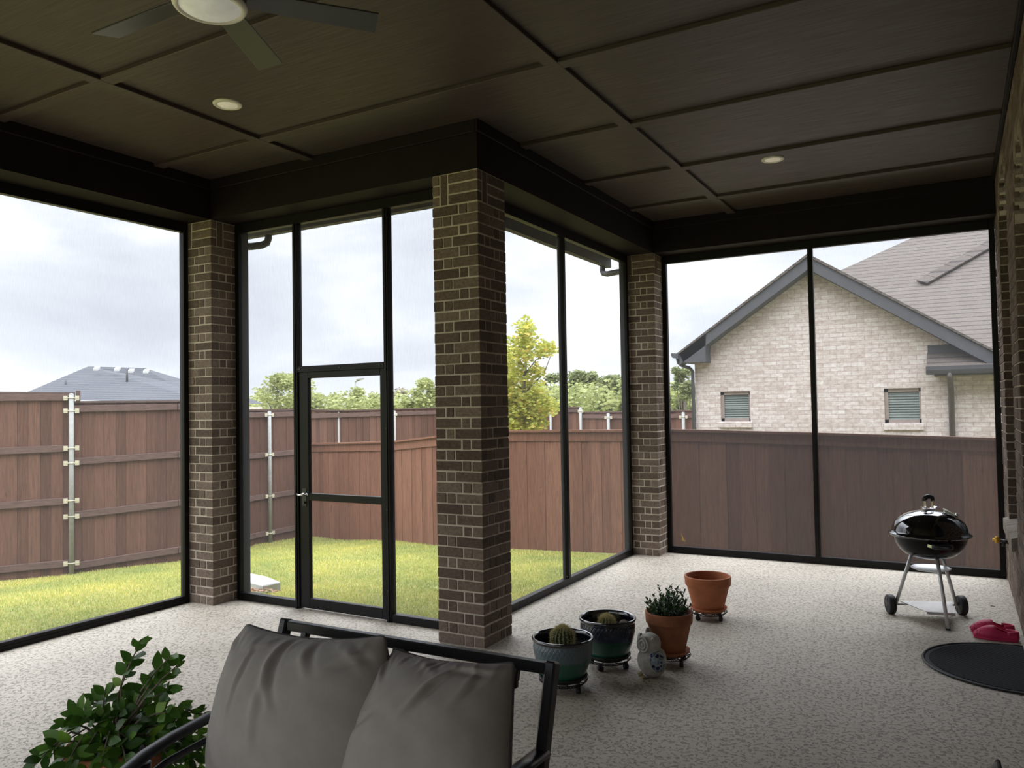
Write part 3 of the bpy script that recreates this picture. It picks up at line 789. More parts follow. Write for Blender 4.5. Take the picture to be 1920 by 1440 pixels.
def fpost(t, x, y, z0, z1, r=0.03, brackets=(), bd=(1,0,0)):
    p = MB().cyl((x,y,z0-0.1), (x,y,z1), r, n=16).ball((x,y,z1), r*1.05, r*1.05, r*0.45, 16, 6).build('post', M['galv'], t, label='round galvanised steel post')
    if brackets:
        d = Vector(bd).normalized(); nr = Vector((-d.y, d.x, 0))
        for z in brackets:
            m = MB()
            m.tube([Vector((x,y,z))+Vector((math.cos(a)*(r+0.004), math.sin(a)*(r+0.004), 0)) for a in [2*PI*k/16 for k in range(16)]], 0.007, 6, closed=True)
            for s in (-1, 1):
                m.obox(Vector((x,y,z))+d*s*0.068-nr*0.0, d, (0,0,1), nr, 0.05, 0.062, 0.008)
                m.bar(Vector((x,y,z))+d*s*(r), Vector((x,y,z))+d*s*0.09, 0.014, 0.014)
            m.build('bracket', M['bracket'], p)
# left fence, rails and steel posts towards the yard
P1 = [(-12.6,3.35,2.02,-0.40),(-10.95,5.62,2.015,-0.42),(-10.36,6.33,2.0,-0.42)]
f = fence(P1, 'tall reddish-brown cedar fence section at far left with a raised top and steel post', rails=[[(1.95,1.945),(1.235,1.245),(0.49,0.535),(-0.33,-0.29)],[(1.945,1.94),(1.245,1.26),(0.535,0.56),(-0.29,-0.27)]], side=1)
DP = (0.64, 0.77, 0)
fpost(f, -10.32, 6.27, -0.42, 1.98, brackets=(1.93,1.76,1.26,1.06,0.56,0.35,-0.27), bd=DP)
MB().obox((-10.335,6.375,1.955), DP, (0.77,-0.64,0), (0,0,1), 0.05, 0.04, 0.15).build('cap_rail', M['fencerail'], f)
P2 = [(-10.385,6.30,1.88,-0.43),(-10.02,7.66,1.885,-0.44),(-10.30,8.75,1.88,-0.50)]
f = fence(P2, 'tall cedar fence section with four rails, right of the leftmost steel post', rails=[[(1.785,1.795),(1.075,1.095),(0.36,0.385),(-0.32,-0.30)],[(1.795,1.79),(1.095,1.07),(0.385,0.36),(-0.30,-0.38)]], side=1)
P3 = [(-10.30,8.75,1.76,-0.52),(-10.72,9.74,1.735,-0.56),(-10.62,10.75,1.735,-0.57)]
f = fence(P3, 'tall cedar fence section with steel post, left of the screen door behind the left screen', rails=[[(1.66,1.645),(0.97,0.93),(0.24,0.20),(-0.42,-0.45)],[(1.645,1.65),(0.93,0.95),(0.20,0.22),(-0.45,-0.43)]], side=1)
fpost(f, -10.60, 10.02, -0.55, 1.70, brackets=(1.64,0.94,0.21,-0.44), bd=(0.1,1,0))
P4 = [(-10.62,10.75,1.74,-0.57),(-10.98,12.3,1.70,-0.6),(-11.40,14.6,1.71,-0.6),(-11.56,16.5,1.73,-0.65),(-10.2,18.3,1.70,-0.7),(-7.95,17.45,1.68,-0.7)]
f = fence(P4, 'distant tall cedar fence with steel posts beyond the low fence, seen through the door', rails=[[(1.60,1.60)]]*5, side=1)
for (x, y, z, b_) in ((-10.95,12.17,1.66,(0.2,1,0)), (-11.33,14.5,1.66,(0.2,1,0)), (-8.93,17.78,1.62,(1,-0.4,0)), (-7.9,17.33,1.66,(1,-0.4,0))): fpost(f, x, y, -0.6, z, 0.034, brackets=(1.58,), bd=b_)
P5 = [(-7.9,17.43,1.56,-0.7),(-6.95,16.85,1.56,-0.7),(-5.2,16.72,1.57,-0.7),(-3.6,16.7,1.60,-0.7)]
f = fence(P5, 'distant cedar fence with a lower top behind the low fence, left of the neighbouring house', rails=[[(1.45,1.45)]]*3, side=1)
for (x, y) in ((-6.95,16.76),(-5.15,16.62)): fpost(f, x, y, -0.6, 1.52, 0.034, brackets=(1.43,), bd=(1,0,0))
P6 = [(-10.75,10.80,1.09,-0.60),(-10.4,10.92,1.09,-0.60),(-8.33,10.6,1.158,-0.56),(-7.08,10.15,1.271,-0.47),(-5.87,10.27,1.350,-0.40),(-3.4,10.42,1.360,-0.38)]
fence(P6, 'low cedar privacy fence with smooth boards facing the patio, at the back of the lawn', side=1, trim=0.13, fm='fencelight')
P7 = [(-3.4,10.42,1.362,-0.38),(-1.58,10.5,1.315,-0.36),(0.4,10.5,1.255,-0.36),(4.5,10.5,1.13,-0.36)]
fence(P7, 'cedar privacy fence in front of the pale brick house, behind the grill', side=1, trim=0.13, bw=0.185, fm='fencedark')

# ------------------------------------------------------------------ neighbouring house
NY = 13.4
nh = empty('house', (-2.0, NY+2, -0.4), 'pale whitewashed brick house with charcoal gable beyond the right fence', 'house')
wl = MB()
sl = math.tan(R(33.75)); ax, az = -2.02, 3.86
zl = az-(ax+3.93)*sl
wl.prism([(-3.93,NY,-0.7),(3.9,NY,-0.7),(3.9,NY,2.3),(1.0,NY,2.3),(0.33,NY,az-(0.33-ax)*sl),(ax,NY,az),(-3.93,NY,zl)], (0,9,0))
# window openings cut as recessed boxes (frames sit 6 cm deep inside a proud reveal)
W1 = (-3.50,-3.005,1.40,1.905); W2_ = (-0.975,-0.470,1.36,1.895)
wall_me = MB()
def wall_with_holes(mb, xs, zs, holes, y):
    for i in range(len(xs)-1):
        for j in range(len(zs)-1):
            xm, zm = (xs[i]+xs[i+1])/2, (zs[j]+zs[j+1])/2
            if any(h[0] < xm < h[1] and h[2] < zm < h[3] for h in holes): continue
            mb.box(xs[i], y, zs[j], xs[i+1], y+0.10, zs[j+1])
xs = sorted([-3.93, 0.7, 3.9, W1[0], W1[1], W2_[0], W2_[1]]); zs = sorted([-0.7, W1[2], W1[3], W2_[2], W2_[3], 2.29])
wall_with_holes(wall_me, xs, zs, (W1, W2_), NY)
f = lambda x: az-abs(x-ax)*sl
# gable top
gp = [(-3.93,NY,2.29),(3.9,NY,2.29),(0.33,NY,2.29),(0.33,NY,f(0.33))]
wall_me.prism([(-3.93,NY,2.29),(0.34,NY,2.29),(ax,NY,az),(-3.93,NY,f(-3.93))] if f(-3.93) > 2.295 else [(-3.93,NY,2.29),(0.34,NY,2.29),(ax,NY,az)], (0,0.10,0))
# side and rear walls
wall_me.box(-3.93, NY+0.1, -0.7, -3.83, NY+9, 2.45); wall_me.box(3.8, NY+0.1, -0.7, 3.9, NY+9, 2.3); wall_me.box(-3.83, NY+8.9, -0.7, 3.8, NY+9, 2.3)
wall_me.build('brick_wall', M['palebrick'], nh)
for (x0, x1, z0, z1) in (W1, W2_):
    w = MB(); e = 0.055
    w.box(x0, NY+0.035, z0, x0+e, NY+0.10, z1); w.box(x1-e*0.5, NY+0.035, z0, x1, NY+0.10, z1); w.box(x0, NY+0.035, z1-e, x1, NY+0.10, z1); w.box(x0, NY+0.035, z0, x1, NY+0.10, z0+e)
    wo = w.build('window', M['tanframe'], nh)
    MB().box(x0+e, NY+0.07, z0+e*0.9, x1-e*0.5, NY+0.075, z1-e*0.9).build('pane', M['glass'], wo)
    bl = MB(); n = 11
    for i in range(n):
        z = z0+0.05+(z1-z0-0.10)*(i+0.5)/n; bl.obox(((x0+x1)/2+0.014, NY+0.064, z), (1,0,0), (0,1,-0.5), (0,0.5,1), x1-x0-0.075, 0.004, 0.036)
    bl.build('window_blind', M['blind'], wo)
    MB().box(x0-0.02, NY-0.035, z0-0.105, x1+0.03, NY+0.06, z0-0.012).build('window_sill', M['palebrick'], wo, bevel=0.006)
# rake boards + soffit
def rake(xa, za, xb, zb, hh=0.20, dep=0.30):
    m = MB()
    m.prism([(xa,NY-dep,za),(xb,NY-dep,zb),(xb,NY-dep,zb-hh),(xa,NY-dep,za-hh)], (0,0.035,0))
    m.prism([(xa,NY-dep+0.035,za-hh+0.03),(xb,NY-dep+0.035,zb-hh+0.03),(xb,NY-dep+0.035,zb-hh),(xa,NY-dep+0.035,za-hh)], (0,dep-0.03,0))
    return m
k_ = (NY-0.30)/NY
# face plane is nearer, so shift the outline along the sight line of the measured wall plane
def q(x, z): return (x*k_, 1.708+(z-1.708)*k_)
axf, azf = q(-2.03, 4.06); xl, zl_ = q(-4.20, 2.60); xr, zr = q(0.62, 2.29)
nh_r = []
rake(xl, zl_, axf, azf).build('rake_board', M['fascia'], nh)
rake(axf, azf, xr, zr).build('rake_board', M['fascia'], nh)
# left boxed eave return
m = MB(); c = [q(-4.24,2.60), q(-3.74,2.92), q(-3.70,2.575), q(-3.86,2.42), q(-4.16,2.43)]
m.prism([(x, NY-0.30, z) for x, z in (q(-4.20,2.60), q(-3.72,2.90), q(-3.74,2.56), q(-3.735,2.42), q(-4.13,2.43))], (0,0.30,0))
m.box(-4.12, NY, 2.42, -3.93, NY+9, 2.50)
m.build('eave_box', M['fascia'], nh)
gm = MB(); gm.prism([(-4.21*k_,NY-0.34,2.57),(-4.33*k_,NY-0.34,2.585),(-4.34*k_,NY-0.34,2.55),(-4.31*k_,NY-0.34,2.50),(-4.21*k_,NY-0.34,2.485)], (0,9.3,0))
gm.build('side_gutter', M['fascia'], nh)
MB().tube([(-4.17,NY-0.2,2.50),(-4.16,NY-0.18,2.42),(-4.11,NY-0.14,2.37),(-4.0,NY-0.08,2.33),(-3.955,NY-0.045,2.27),(-3.955,NY-0.045,-0.6)], 0.03, 8).build('downspout', M['fascia'], nh)
# gable roof planes
th = 0.05
m = MB()
ry0, ry1 = NY-0.30, NY+5.0
m.prism([(xl-0.06,ry0-0.03,zl_-0.02),(axf,ry0-0.03,azf+0.045),(xr,ry0-0.03,zr+0.045),(xr,ry0-0.03,zr+0.01),(axf,ry0-0.03,azf+0.0),(xl-0.06,ry0-0.03,zl_-0.055)], (0,5.3,0))
m.build('gable_roof', M['shingle'], nh)
# main roof behind
def rp(x, y): return (x, y, 2.45+0.67*(y-13.8))
m = MB()
A = [rp(-3.7,15.04), rp(1.6,19.39), rp(6.0,19.39), rp(9.5,13.6), rp(0.1,13.6)]
m.prism(A, (0,0,-0.10))
B = [rp(-3.7,15.04), (-3.7,23.0,rp(0,15.04)[2]), (1.6,23.5,rp(0,19.39)[2]), rp(1.6,19.39)]
m.prism(B, (0,0,-0.08))
m.build('main_roof', M['shingle'], nh)
m = MB(); a = Vector(rp(-0.47,15.77)); b_ = Vector(rp(1.3,17.57))
d = (b_-a)
for i in range(12):
    p = a+d*i/12; rn = Vector((0,-0.557,0.83)); m.obox(p+d/24+rn*(0.045+0.004*(i%2)), d, rn.cross(d), rn+d.normalized()*0.05, d.length/12+0.03, 0.22, 0.03)
m.build('ridge_cap', M['ridgecap'], nh)
# lower right bay: small roof, gutter, pipe
m = MB()
m.prism([(-0.36,NY-0.02,2.53),(0.30,NY-0.02,2.53),(0.30,NY-0.02,2.40),(-0.36,NY-0.02,2.40)], (0,0.05,0))
m.build('frieze_board', M['fascia'], nh)
m = MB()
m.prism([(-0.37,NY,2.41),(-0.37,NY-0.33,2.19),(-0.37,NY-0.33,2.16),(-0.37,NY,2.37)], (4.3,0,0))
m.build('bay_roof', M['shingle'], nh)
m = MB()
m.prism([(-0.38,NY-0.33,2.195),(-0.38,NY-0.44,2.195),(-0.38,NY-0.435,2.14),(-0.38,NY-0.41,2.085),(-0.38,NY-0.33,2.075)], (4.3,0,0))
m.box(-0.28, NY-0.33, 2.06, 3.9, NY, 2.10)
m.build('bay_gutter', M['fascia'], nh)
MB().tube([(-0.08,NY-0.38,2.10),(-0.08,NY-0.37,2.03),(-0.075,NY-0.2,1.93),(-0.07,NY-0.06,1.85),(-0.07,NY-0.05,-0.5)], 0.04, 8).build('bay_downspout', M['downpipe'], nh)

# far house
fh = empty('house', (-35, 24, -0.5), 'distant house with blue-grey hipped shingle roof above the left fence', 'house')
def pd(px, py, D):   # point at depth D seen at photo pixel (used once for far background placement)
    r_ = Vector((0.87063, 0.49160, -0.01706)); u_ = Vector((0.0292, -0.0170, 0.99943)); f_ = Vector((-0.49146, 0.87041, 0.0292))
    d = f_+r_*((px-960)/1475.18)-u_*((py-720)/1475.18)
    return Vector((0,0,1.708))+d*D
a = pd(55,731,36); b_ = pd(165,687,39); c = pd(270,690,39); d = pd(315,716,38); e = pd(392,719,38); g0 = pd(300,733,34); g1 = pd(430,740,34)
m = MB(); back = Vector((-3.4,6.0,0)); 
lo = 1.7
A0 = Vector((a.x,a.y,lo)); A0 = pd(20,748,35); A1 = pd(400,756,33.5)
Bk0 = A0+back; Bk1 = A1+back; 
Bk0.z = A0.z; Bk1.z = A1.z
m.add([A0, A1, e, d, c, b_, Bk0, Bk1], [(0,1,2,3,4,5),(0,5,6),(5,4,3,7,6),(3,2,1,7),(0,6,7,1)])
m.build('hip_roof', M['shinglefar'], fh)
m = MB(); m.prism([Vector((A0.x,A0.y,-0.7))+back*0.05, Vector((A1.x,A1.y,-0.7))+back*0.05, Vector((A1.x,A1.y,-0.7))+back*0.95, Vector((A0.x,A0.y,-0.7))+back*0.95], (0,0,A1.z+0.55))
m.build('brick_wall', M['palebrick'], fh)
n_ = Vector((0.3,-0.5,0.8)).normalized()
for (px, py) in ((181,690),(220,691),(246,694),(274,695)):
    p = pd(px, py+1, 37.6); MB().obox(p, (0.87,0.49,0), (-0.4,0.7,0.5), (0,0,1), 0.24, 0.2, 0.1).build('roof_vent', M['stone'], fh)
for (px, py, hh) in ((238,705,0.42),(200,723,0.16),(123,718,0.2),(276,731,0.2),(250,736,0.2),(294,736,0.2)):
    p = pd(px, py+3, 36.6); MB().cyl(p+Vector((0,0,-0.3)), p+Vector((0,0,hh)), 0.05, n=8).build('vent_pipe', M['fascia'], fh)

# ------------------------------------------------------------------ trees
def leaf_cloud(mb, centers, per, spread, size, flat=0.75):
    for (c, r_) in centers:
        for _ in range(per):
            u = Vector((random.gauss(0,1), random.gauss(0,1), random.gauss(0,1))).normalized()*(random.random()**0.45)*r_*spread
            p = Vector(c)+Vector((u.x, u.y, u.z*flat)); s = size*random.uniform(0.6,1.35)
            x, y, z = frame_of((random.gauss(0,1), random.gauss(0,1), random.gauss(0.6,1)))
            mb.add([p-x*s*0.5, p+y*s*0.28-x*s*0.05, p+x*s*0.5, p-y*s*0.28-x*s*0.05], [(0,1,2,3)])
def far_tree(px, pyb, wpx, pyt, D, label, mat='leaf_far', clumps=26, per=60, size=0.3, bare=False):
    base = pd(px, 790, D); base.z = -0.7; top = pd(px, pyt, D); half = wpx/1475.0*D
    H = top.z-base.z
    t = empty('tree', base, label, 'tree', 'trees beyond the back fence')
    tr = MB(); tr.tube([base, base+Vector((0.1,0,H*0.35)), base+Vector((0,0.1,H*0.72))], [H*0.03,H*0.022,H*0.008], 8)
    cs = []
    for k in range(clumps):
        a = random.uniform(0, 2*PI); hz = random.uniform(0.30, 1.0)
        rr = half*math.sqrt(max(0.02, 1-((hz-0.55)/0.50)**2))*random.uniform(0.25,0.95)
        c = base+Vector((math.cos(a)*rr, math.sin(a)*rr, H*min(hz,0.94)))
        cs.append((c, half*random.uniform(0.22,0.36)))
        if k % 3 == 0: tr.tube([base+Vector((0,0,H*random.uniform(0.25,0.5))), (base+c)/2+Vector((0,0,H*0.12)), c], [H*0.012,H*0.007,H*0.003], 5)
    tr.build('trunk', M['bark'], t)
    lf = MB(); leaf_cloud(lf, cs, int(per*2.4), 1.1, size*0.55)
    lf.build('foliage', M[mat], t)
T = [(533,120,62,704,46,'rounded green tree left of the screen door, above the distant fence',36,70,0.36,'leaf_far'),
     (612,0,34,738,50,'small bushy green tree between the rounded tree and the street lamp',16,60,0.3,'leaf_far'),
     (684,0,38,721,48,'branching green tree beside the street lamp pole',26,60,0.3,'leaf_far'),
     (745,0,26,727,52,'nearly bare tree with sparse twigs right of the screen door',14,34,0.25,'leaf_bare'),
     (800,0,42,710,42,'green tree half hidden behind the left side of the inner brick column',26,70,0.32,'leaf_far'),
     (850,0,60,722,44,'green tree hidden mostly behind the inner brick column',20,60,0.35,'leaf_farb'),
     (1030,0,34,700,44,'hazy green tree right of the yellow-green tree',26,70,0.34,'leaf_farb'),
     (1092,0,42,697,40,'broad green tree seen through the receding screen, left one of the pair',30,80,0.32,'leaf_farb'),
     (1150,0,46,704,36,'broad green tree seen through the receding screen, beside the far corner column',30,80,0.3,'leaf_farb'),
     (1215,0,50,690,34,'green tree behind the far corner column',26,60,0.3,'leaf_farb'),
     (1283,0,34,683,30,'green tree between the far corner column and the neighbouring house',30,80,0.24,'leaf_farb')]
for (px, _, w_, pt, D, lb, cn, per, sz, mt) in T: far_tree(px, 0, w_, pt, D, lb, mt, cn, per, sz)
# low scrub along the tree line
m = MB(); cs = []
for px in range(455, 1310, 9):
    D = 50-(px-455)*0.020+random.uniform(-2,2); top = 750 if px < 900 else 735
    for py in (top+6+random.uniform(-6,6), top+24): cs.append((pd(px, py, D), 0.85))
leaf_cloud(m, cs, 90, 1.0, 0.22)
m.build('scrub_hedge', M['leaf_far'], None, 'long low band of green scrub behind the distant fence', 'bushes', kind='stuff')
# near yellow-green tree
base = Vector((-6.25, 12.3, -0.6))
yt = empty('tree', base, 'young yellow-green tree right behind the low fence, beside the inner brick column', 'tree')
tr = MB(); D0 = 13.9
def tp(px, py, dd=0): return pd(px, py, D0+dd)
trunk = [base, tp(978,860), tp(979,800), tp(980,760), tp(983,720), tp(986,690), tp(984,650), tp(984,612)]
tr.tube(trunk, [0.055,0.05,0.042,0.036,0.028,0.020,0.012,0.005], 8)
cs = []
limbs = [((981,740),(1020,700),(1037,655)), ((981,705),(1005,675),(1030,657)), ((984,690),(965,660),(955,640)), ((981,770),(1010,745),(1035,770)), ((980,780),(1015,778),(1036,768)), ((981,730),(955,715),(945,720)),
         ((981,760),(950,750),(935,755)), ((984,650),(1000,640),(1012,630)), ((984,700),(1000,690),(1012,692)), ((980,790),(950,790),(935,792)), ((984,655),(972,640),(968,630))]
for i, L in enumerate(limbs):
    dd = random.uniform(-0.35,0.35); p = [tp(*L[0]), tp(*L[1],dd*0.5), tp(*L[2],dd)]; tr.tube(p, [0.016,0.010,0.004], 6)
tr.build('trunk', M['bark'], yt)
def cl_(px, py, r_, n, dd=0.5):
    for _ in range(n): cs.append((tp(px+random.gauss(0,r_*0.45), py+random.gauss(0,r_*0.45), random.uniform(-dd,dd)), 0.10))
for (px, py, r_, n) in ((984,612,12,10),(990,628,17,14),(985,648,22,16),(1000,655,20,12),(1020,656,14,10),(1034,655,8,6),(965,650,14,8),(958,668,12,9),(985,668,16,8),(975,690,18,10),(1004,700,14,8),(1012,696,8,4),
                        (965,715,28,26),(990,712,14,6),(1005,728,16,12),(962,745,30,34),(990,750,26,26),(1010,755,22,20),(1028,760,12,8),(960,775,28,34),(985,785,28,32),(1010,780,22,20),(1032,770,9,6),(1005,798,22,22),(965,800,26,30),(945,740,20,20),(935,780,22,24),(942,700,14,8)):
    cl_(px, py, r_, n)
lf = MB(); leaf_cloud(lf, cs, 16, 1.25, 0.085, 0.9)
lf.build('foliage', M['leaf_yellow'], yt)
# street lamp far away
b0_ = pd(665, 790, 60); b0_.z = -0.7
sl_ = empty('street_lamp', b0_, 'tall grey street lamp pole far away among the trees, seen through the door', 'street lamp')
tp_ = pd(664, 716, 60)
MB().tube([b0_, tp_], [0.20,0.12], 8).build('pole', M['galv'], sl_)
MB().tube([tp_+Vector((0,0,-0.05)), pd(670,714,60), pd(678,711,60)], [0.07,0.055,0.05], 6).build('arm', M['galv'], sl_)
MB().obox(pd(675.5,711,60), (0.87,0.49,0.15), (0,1,0), (0,0,1), 0.5, 0.22, 0.1).build('lamp_head', M['galv'], sl_)
# ------------------------------------------------------------------ ceiling lamps and fan
def downlight(x, y, label):
    t = empty('recessed_light', (x, y, ZC), label, 'ceiling light')
    m = MB(); m.lathe((x,y,ZC-0.012), [(0.066,0.004),(0.070,0.0),(0.088,0.001),(0.094,0.006),(0.095,0.012)], 40); m.build('trim_ring', M['whitetrim'], t)
    m = MB(); m.lathe((x,y,ZC-0.012), [(0.0001,-0.004),(0.035,-0.003),(0.067,0.004)], 40); m.build('lens', M['lens'], t)
downlight(-4.222, 3.642, 'round recessed ceiling light nearest the fan')
downlight(-1.305, 6.898, 'round recessed ceiling light above the grill, on the right ceiling')
fx, fy, fz = -2.526, 2.096, 3.37
fan = empty('ceiling_fan', (fx, fy, ZC), 'ceiling fan with flat dark blades and a round frosted light', 'ceiling fan')
MB().lathe((fx,fy,0), [(0.0,ZC),(0.085,ZC),(0.085,ZC-0.03),(0.05,ZC-0.075),(0.02,ZC-0.08)], 32).build('canopy', M['hubmetal'], fan)
MB().cyl((fx,fy,ZC-0.07), (fx,fy,fz+0.12), 0.014).build('downrod', M['hubmetal'], fan)
MB().lathe((fx,fy,fz), [(0.0,0.15),(0.05,0.145),(0.11,0.11),(0.135,0.05),(0.14,0.0),(0.135,-0.035),(0.132,-0.045),(0.0,-0.045)], 40).build('motor_housing', M['hubmetal'], fan)
MB().lathe((fx,fy,fz-0.055), [(0.118,0.01),(0.138,0.012),(0.142,0.0),(0.134,-0.012),(0.120,-0.014),(0.116,-0.006)], 48).build('light_ring', M['whitetrim'], fan)
MB().lathe((fx,fy,fz-0.068), [(0.0001,-0.028),(0.05,-0.023),(0.09,-0.010),(0.119,0.008)], 48).build('light_lens', M['fanlens'], fan)
for a in (180, 116.5, 52.5, -8, -68, -124):
    a = R(a); d = Vector((math.cos(a), math.sin(a), 0)); s = Vector((-d.y, d.x, 0))
    tl = R(-12); s2 = s*math.cos(tl)+Vector((0,0,1))*math.sin(tl); n2 = d.cross(s2)
    c0 = Vector((fx,fy,fz-0.005))
    m = MB(); pts = []
    for (r_, w0) in ((0.10,0.046),(0.30,0.055),(0.678,0.062)):
        pts.append((r_, w0))
    poly = [c0+d*r_+s2*w_ for r_, w_ in pts]+[c0+d*(r_-(0.014 if r_ > 0.6 else 0))-s2*w_ for r_, w_ in reversed(pts)]
    m.prism([p-n2*0.004 for p in poly], n2*0.008)
    m.build('blade', M['blade'], fan, bevel=0.002)

# ------------------------------------------------------------------ caddies, saucers, pots
def caddy(x, y, label, rot=0.0, r=0.145):
    t = empty('plant_caddy', (x, y, 0), label, 'plant caddy')
    w = MB(); zt = 0.058
    w.tube([(x+math.cos(2*PI*k/40)*r, y+math.sin(2*PI*k/40)*r, zt) for k in range(40)], 0.0035, 6, closed=True)
    w.tube([(x+math.cos(2*PI*k/40)*(r-0.018), y+math.sin(2*PI*k/40)*(r-0.018), zt-0.017) for k in range(40)], 0.003, 6, closed=True)
    w.tube([(x+math.cos(2*PI*k/24)*r*0.45, y+math.sin(2*PI*k/24)*r*0.45, zt-0.017) for k in range(24)], 0.003, 6, closed=True)
    for k in range(28):
        a = 2*PI*k/28; b_ = a+PI/28
        w.tube([(x+math.cos(a)*r, y+math.sin(a)*r, zt), (x+math.cos(b_)*(r-0.018), y+math.sin(b_)*(r-0.018), zt-0.017), (x+math.cos(a+PI/14)*r, y+math.sin(a+PI/14)*r, zt)], 0.002, 5)
    for k in range(3):
        a = rot+PI*k/3; w.tube([(x+math.cos(a)*(r-0.016), y+math.sin(a)*(r-0.016), zt-0.014), (x-math.cos(a)*(r-0.016), y-math.sin(a)*(r-0.016), zt-0.014)], 0.003, 5)
    w.build('wire_ring', M['wire'], t)
    for k in range(4):
        a = rot+PI/2*k; px, py = x+math.cos(a)*(r-0.022), y+math.sin(a)*(r-0.022); b_ = a+0.9
        c = MB(); dx, dy = math.cos(b_), math.sin(b_)
        c.cyl((px-dx*0.012, py-dy*0.012, 0.019), (px+dx*0.012, py+dy*0.012, 0.019), 0.019, n=18)
        c.box(px-0.010, py-0.010, 0.030, px+0.010, py+0.010, 0.046)
        c.build('caster', M['rubber'], t)
    return t
def saucer(x, y, z, r, mat, label, h=0.03):
    m = MB(); m.lathe((x,y,z), [(0.0001,0.0),(r*0.80,0.0),(r*0.92,h*0.4),(r,h*0.8),(r*1.005,h),(r*0.96,h),(r*0.90,h*0.55),(r*0.78,0.006),(0.0001,0.006)], 48)
    return m.build('saucer', mat, None, label, 'saucer', origin=(x,y,z))
def terra(x, y, z0, zr, R0, rb, mat, label, soil=0.07, kind='terracotta_pot'):
    H = zr-z0; t = empty(kind, (x,y,z0), label, 'plant pot')
    rimh = 0.075*H/0.27
    prof = [(0.0001,0),(rb,0),(rb+0.003,0.004)]
    rs = rb+(R0*0.90-rb)
    prof += [(rb+(R0*0.915-rb)*k/8, (H-rimh)*k/8+0.004) for k in range(1,9)]
    prof += [(R0*0.965,H-rimh+0.004),(R0*0.975,H-rimh+0.012),(R0*0.995,H-0.008),(R0,H-0.003),(R0*0.985,H),(R0*0.925,H),(R0*0.91,H-0.006),(R0*0.87,H-soil-0.02)]
    MB().lathe((x,y,z0), prof, 64).build('pot', mat, t)
    m = MB(); rr = R0*0.885
    m.lathe((x,y,z0+H-soil), [(0.0001,0.006),(rr*0.3,0.010),(rr*0.6,0.0),(rr*0.9,0.006),(rr,0.0)], 48, wob=lambda r_,z,t_: r_*(1+0.004*math.sin(7*t_))); m.build('soil', M['soil'], t)
    return t
def glazed(x, y, z0, zr, R0, cols, label):
    H = zr-z0; t = empty('glazed_pot', (x,y,z0), label, 'plant pot')
    mt = glaze_mat('glaze_'+('blue' if cols[0][0] > 0.05 else 'dark'), *cols, 0.0, H*0.50, H*0.93)
    rb = R0*0.66
    prof = [(0.0001,0),(rb,0)]
    for k in range(1, 121):
        u = k/120; r_ = rb+(R0*0.965-rb)*math.sin(min(1, u*1.12)*PI/2)**1.0
        if u > 0.86: r_ -= (u-0.86)*R0*0.22
        prof.append((r_, (H-0.022)*u))
    def wob(r_, z, th):
        u = z/H
        if 0.60 < u < 0.90:      # incised lattice band
            k = 20; a = math.sin(k*th+z*75); b_ = math.sin(k*th-z*75); e_ = min(1, (u-0.60)/0.05, (0.90-u)/0.05)
            g_ = max(0, 1-abs(a)*2.6)+max(0, 1-abs(b_)*2.6)
            return r_-0.0030*min(1, g_)*e_
        return r_
    MB().lathe((x,y,z0), prof, 360, wob=wob).build('pot', mt, t)
    rim = MB(); rim.lathe((x,y,z0+H), [(R0*0.93,-0.026),(R0*0.985,-0.022),(R0*1.0,-0.012),(R0*0.995,-0.003),(R0*0.965,0.001),(R0*0.925,-0.003),(R0*0.90,-0.012),(R0*0.885,-0.03),(R0*0.87,-0.09)], 64)
    rim.build('rim', M['glaze_black'], t, label='glossy black rim')
    m = MB(); m.lathe((x,y,z0+H-0.075), [(0.0001,0.004),(R0*0.4,0.008),(R0*0.7,0.0),(R0*0.89,0.004)], 40); m.build('soil', M['soil'], t)
    return t
def cactus(x, y, z, r, h, label, ribs=18, spn=1.0):
    t = empty('barrel_cactus', (x,y,z), label, 'cactus')
    m = MB(); prof = [(max(0.0001, r*math.cos(a)*(1.0 if a > 0 else 1)), h*0.5+h*0.55*math.sin(a)) for a in [(-0.95+ (PI/2+0.95)*k/18) for k in range(19)]]
    def rb(r_, z_, th): return r_*(0.90+0.12*abs(math.cos(ribs*th/2)))
    m.lathe((x,y,z), prof, ribs*8, wob=rb); m.build('body', M['cactus'], t)
    s = MB()
    for k in range(ribs):
        th = 2*PI*k/ribs
        for a in [(-0.5+(PI/2+0.47)*j/15) for j in range(16)]:
            c = Vector((x+r*1.01*math.cos(a)*math.cos(th), y+r*1.01*math.cos(a)*math.sin(th), z+h*0.5+h*0.56*math.sin(a)))
            n_ = Vector((math.cos(a)*math.cos(th), math.cos(a)*math.sin(th), math.sin(a)))
            for q_ in range(7):
                d_ = (n_+Vector((random.gauss(0,.6), random.gauss(0,.6), random.gauss(0,.6)))).normalized()*random.uniform(0.012,0.026)*spn
                x_, y_, _z = frame_of(d_); s.add([c+x_*0.0012, c-x_*0.0008+y_*0.0010, c-x_*0.0008-y_*0.0010, c+d_], [(0,1,3),(1,2,3),(2,0,3)])
    s.build('spines', M['spine'], t)
    return t
GB = ((0.115,0.155,0.19),(0.075,0.12,0.135),(0.016,0.095,0.064))
GD = ((0.012,0.014,0.026),(0.020,0.032,0.065),(0.014,0.090,0.062))
x1, y1 = -2.125, 4.335
x2, y2 = -2.040, 4.835
x3, y3 = -1.705, 5.085
x4, y4 = -1.775, 6.27
caddy(x1, y1, 'black wire caddy on casters under the pale blue and green glazed pot', rot=-1.9)
saucer(x1, y1, 0.0585, 0.147, M['rubber'], 'dark saucer under the pale blue and green glazed pot')
glazed(x1, y1, 0.0655, 0.315, 0.187, GB, 'glazed pot with pale blue lattice band over green, black rim, nearest the sofa')
cactus(x1+0.004, y1-0.01, 0.24, 0.069, 0.125, 'tall round barrel cactus in the pale blue and green pot')
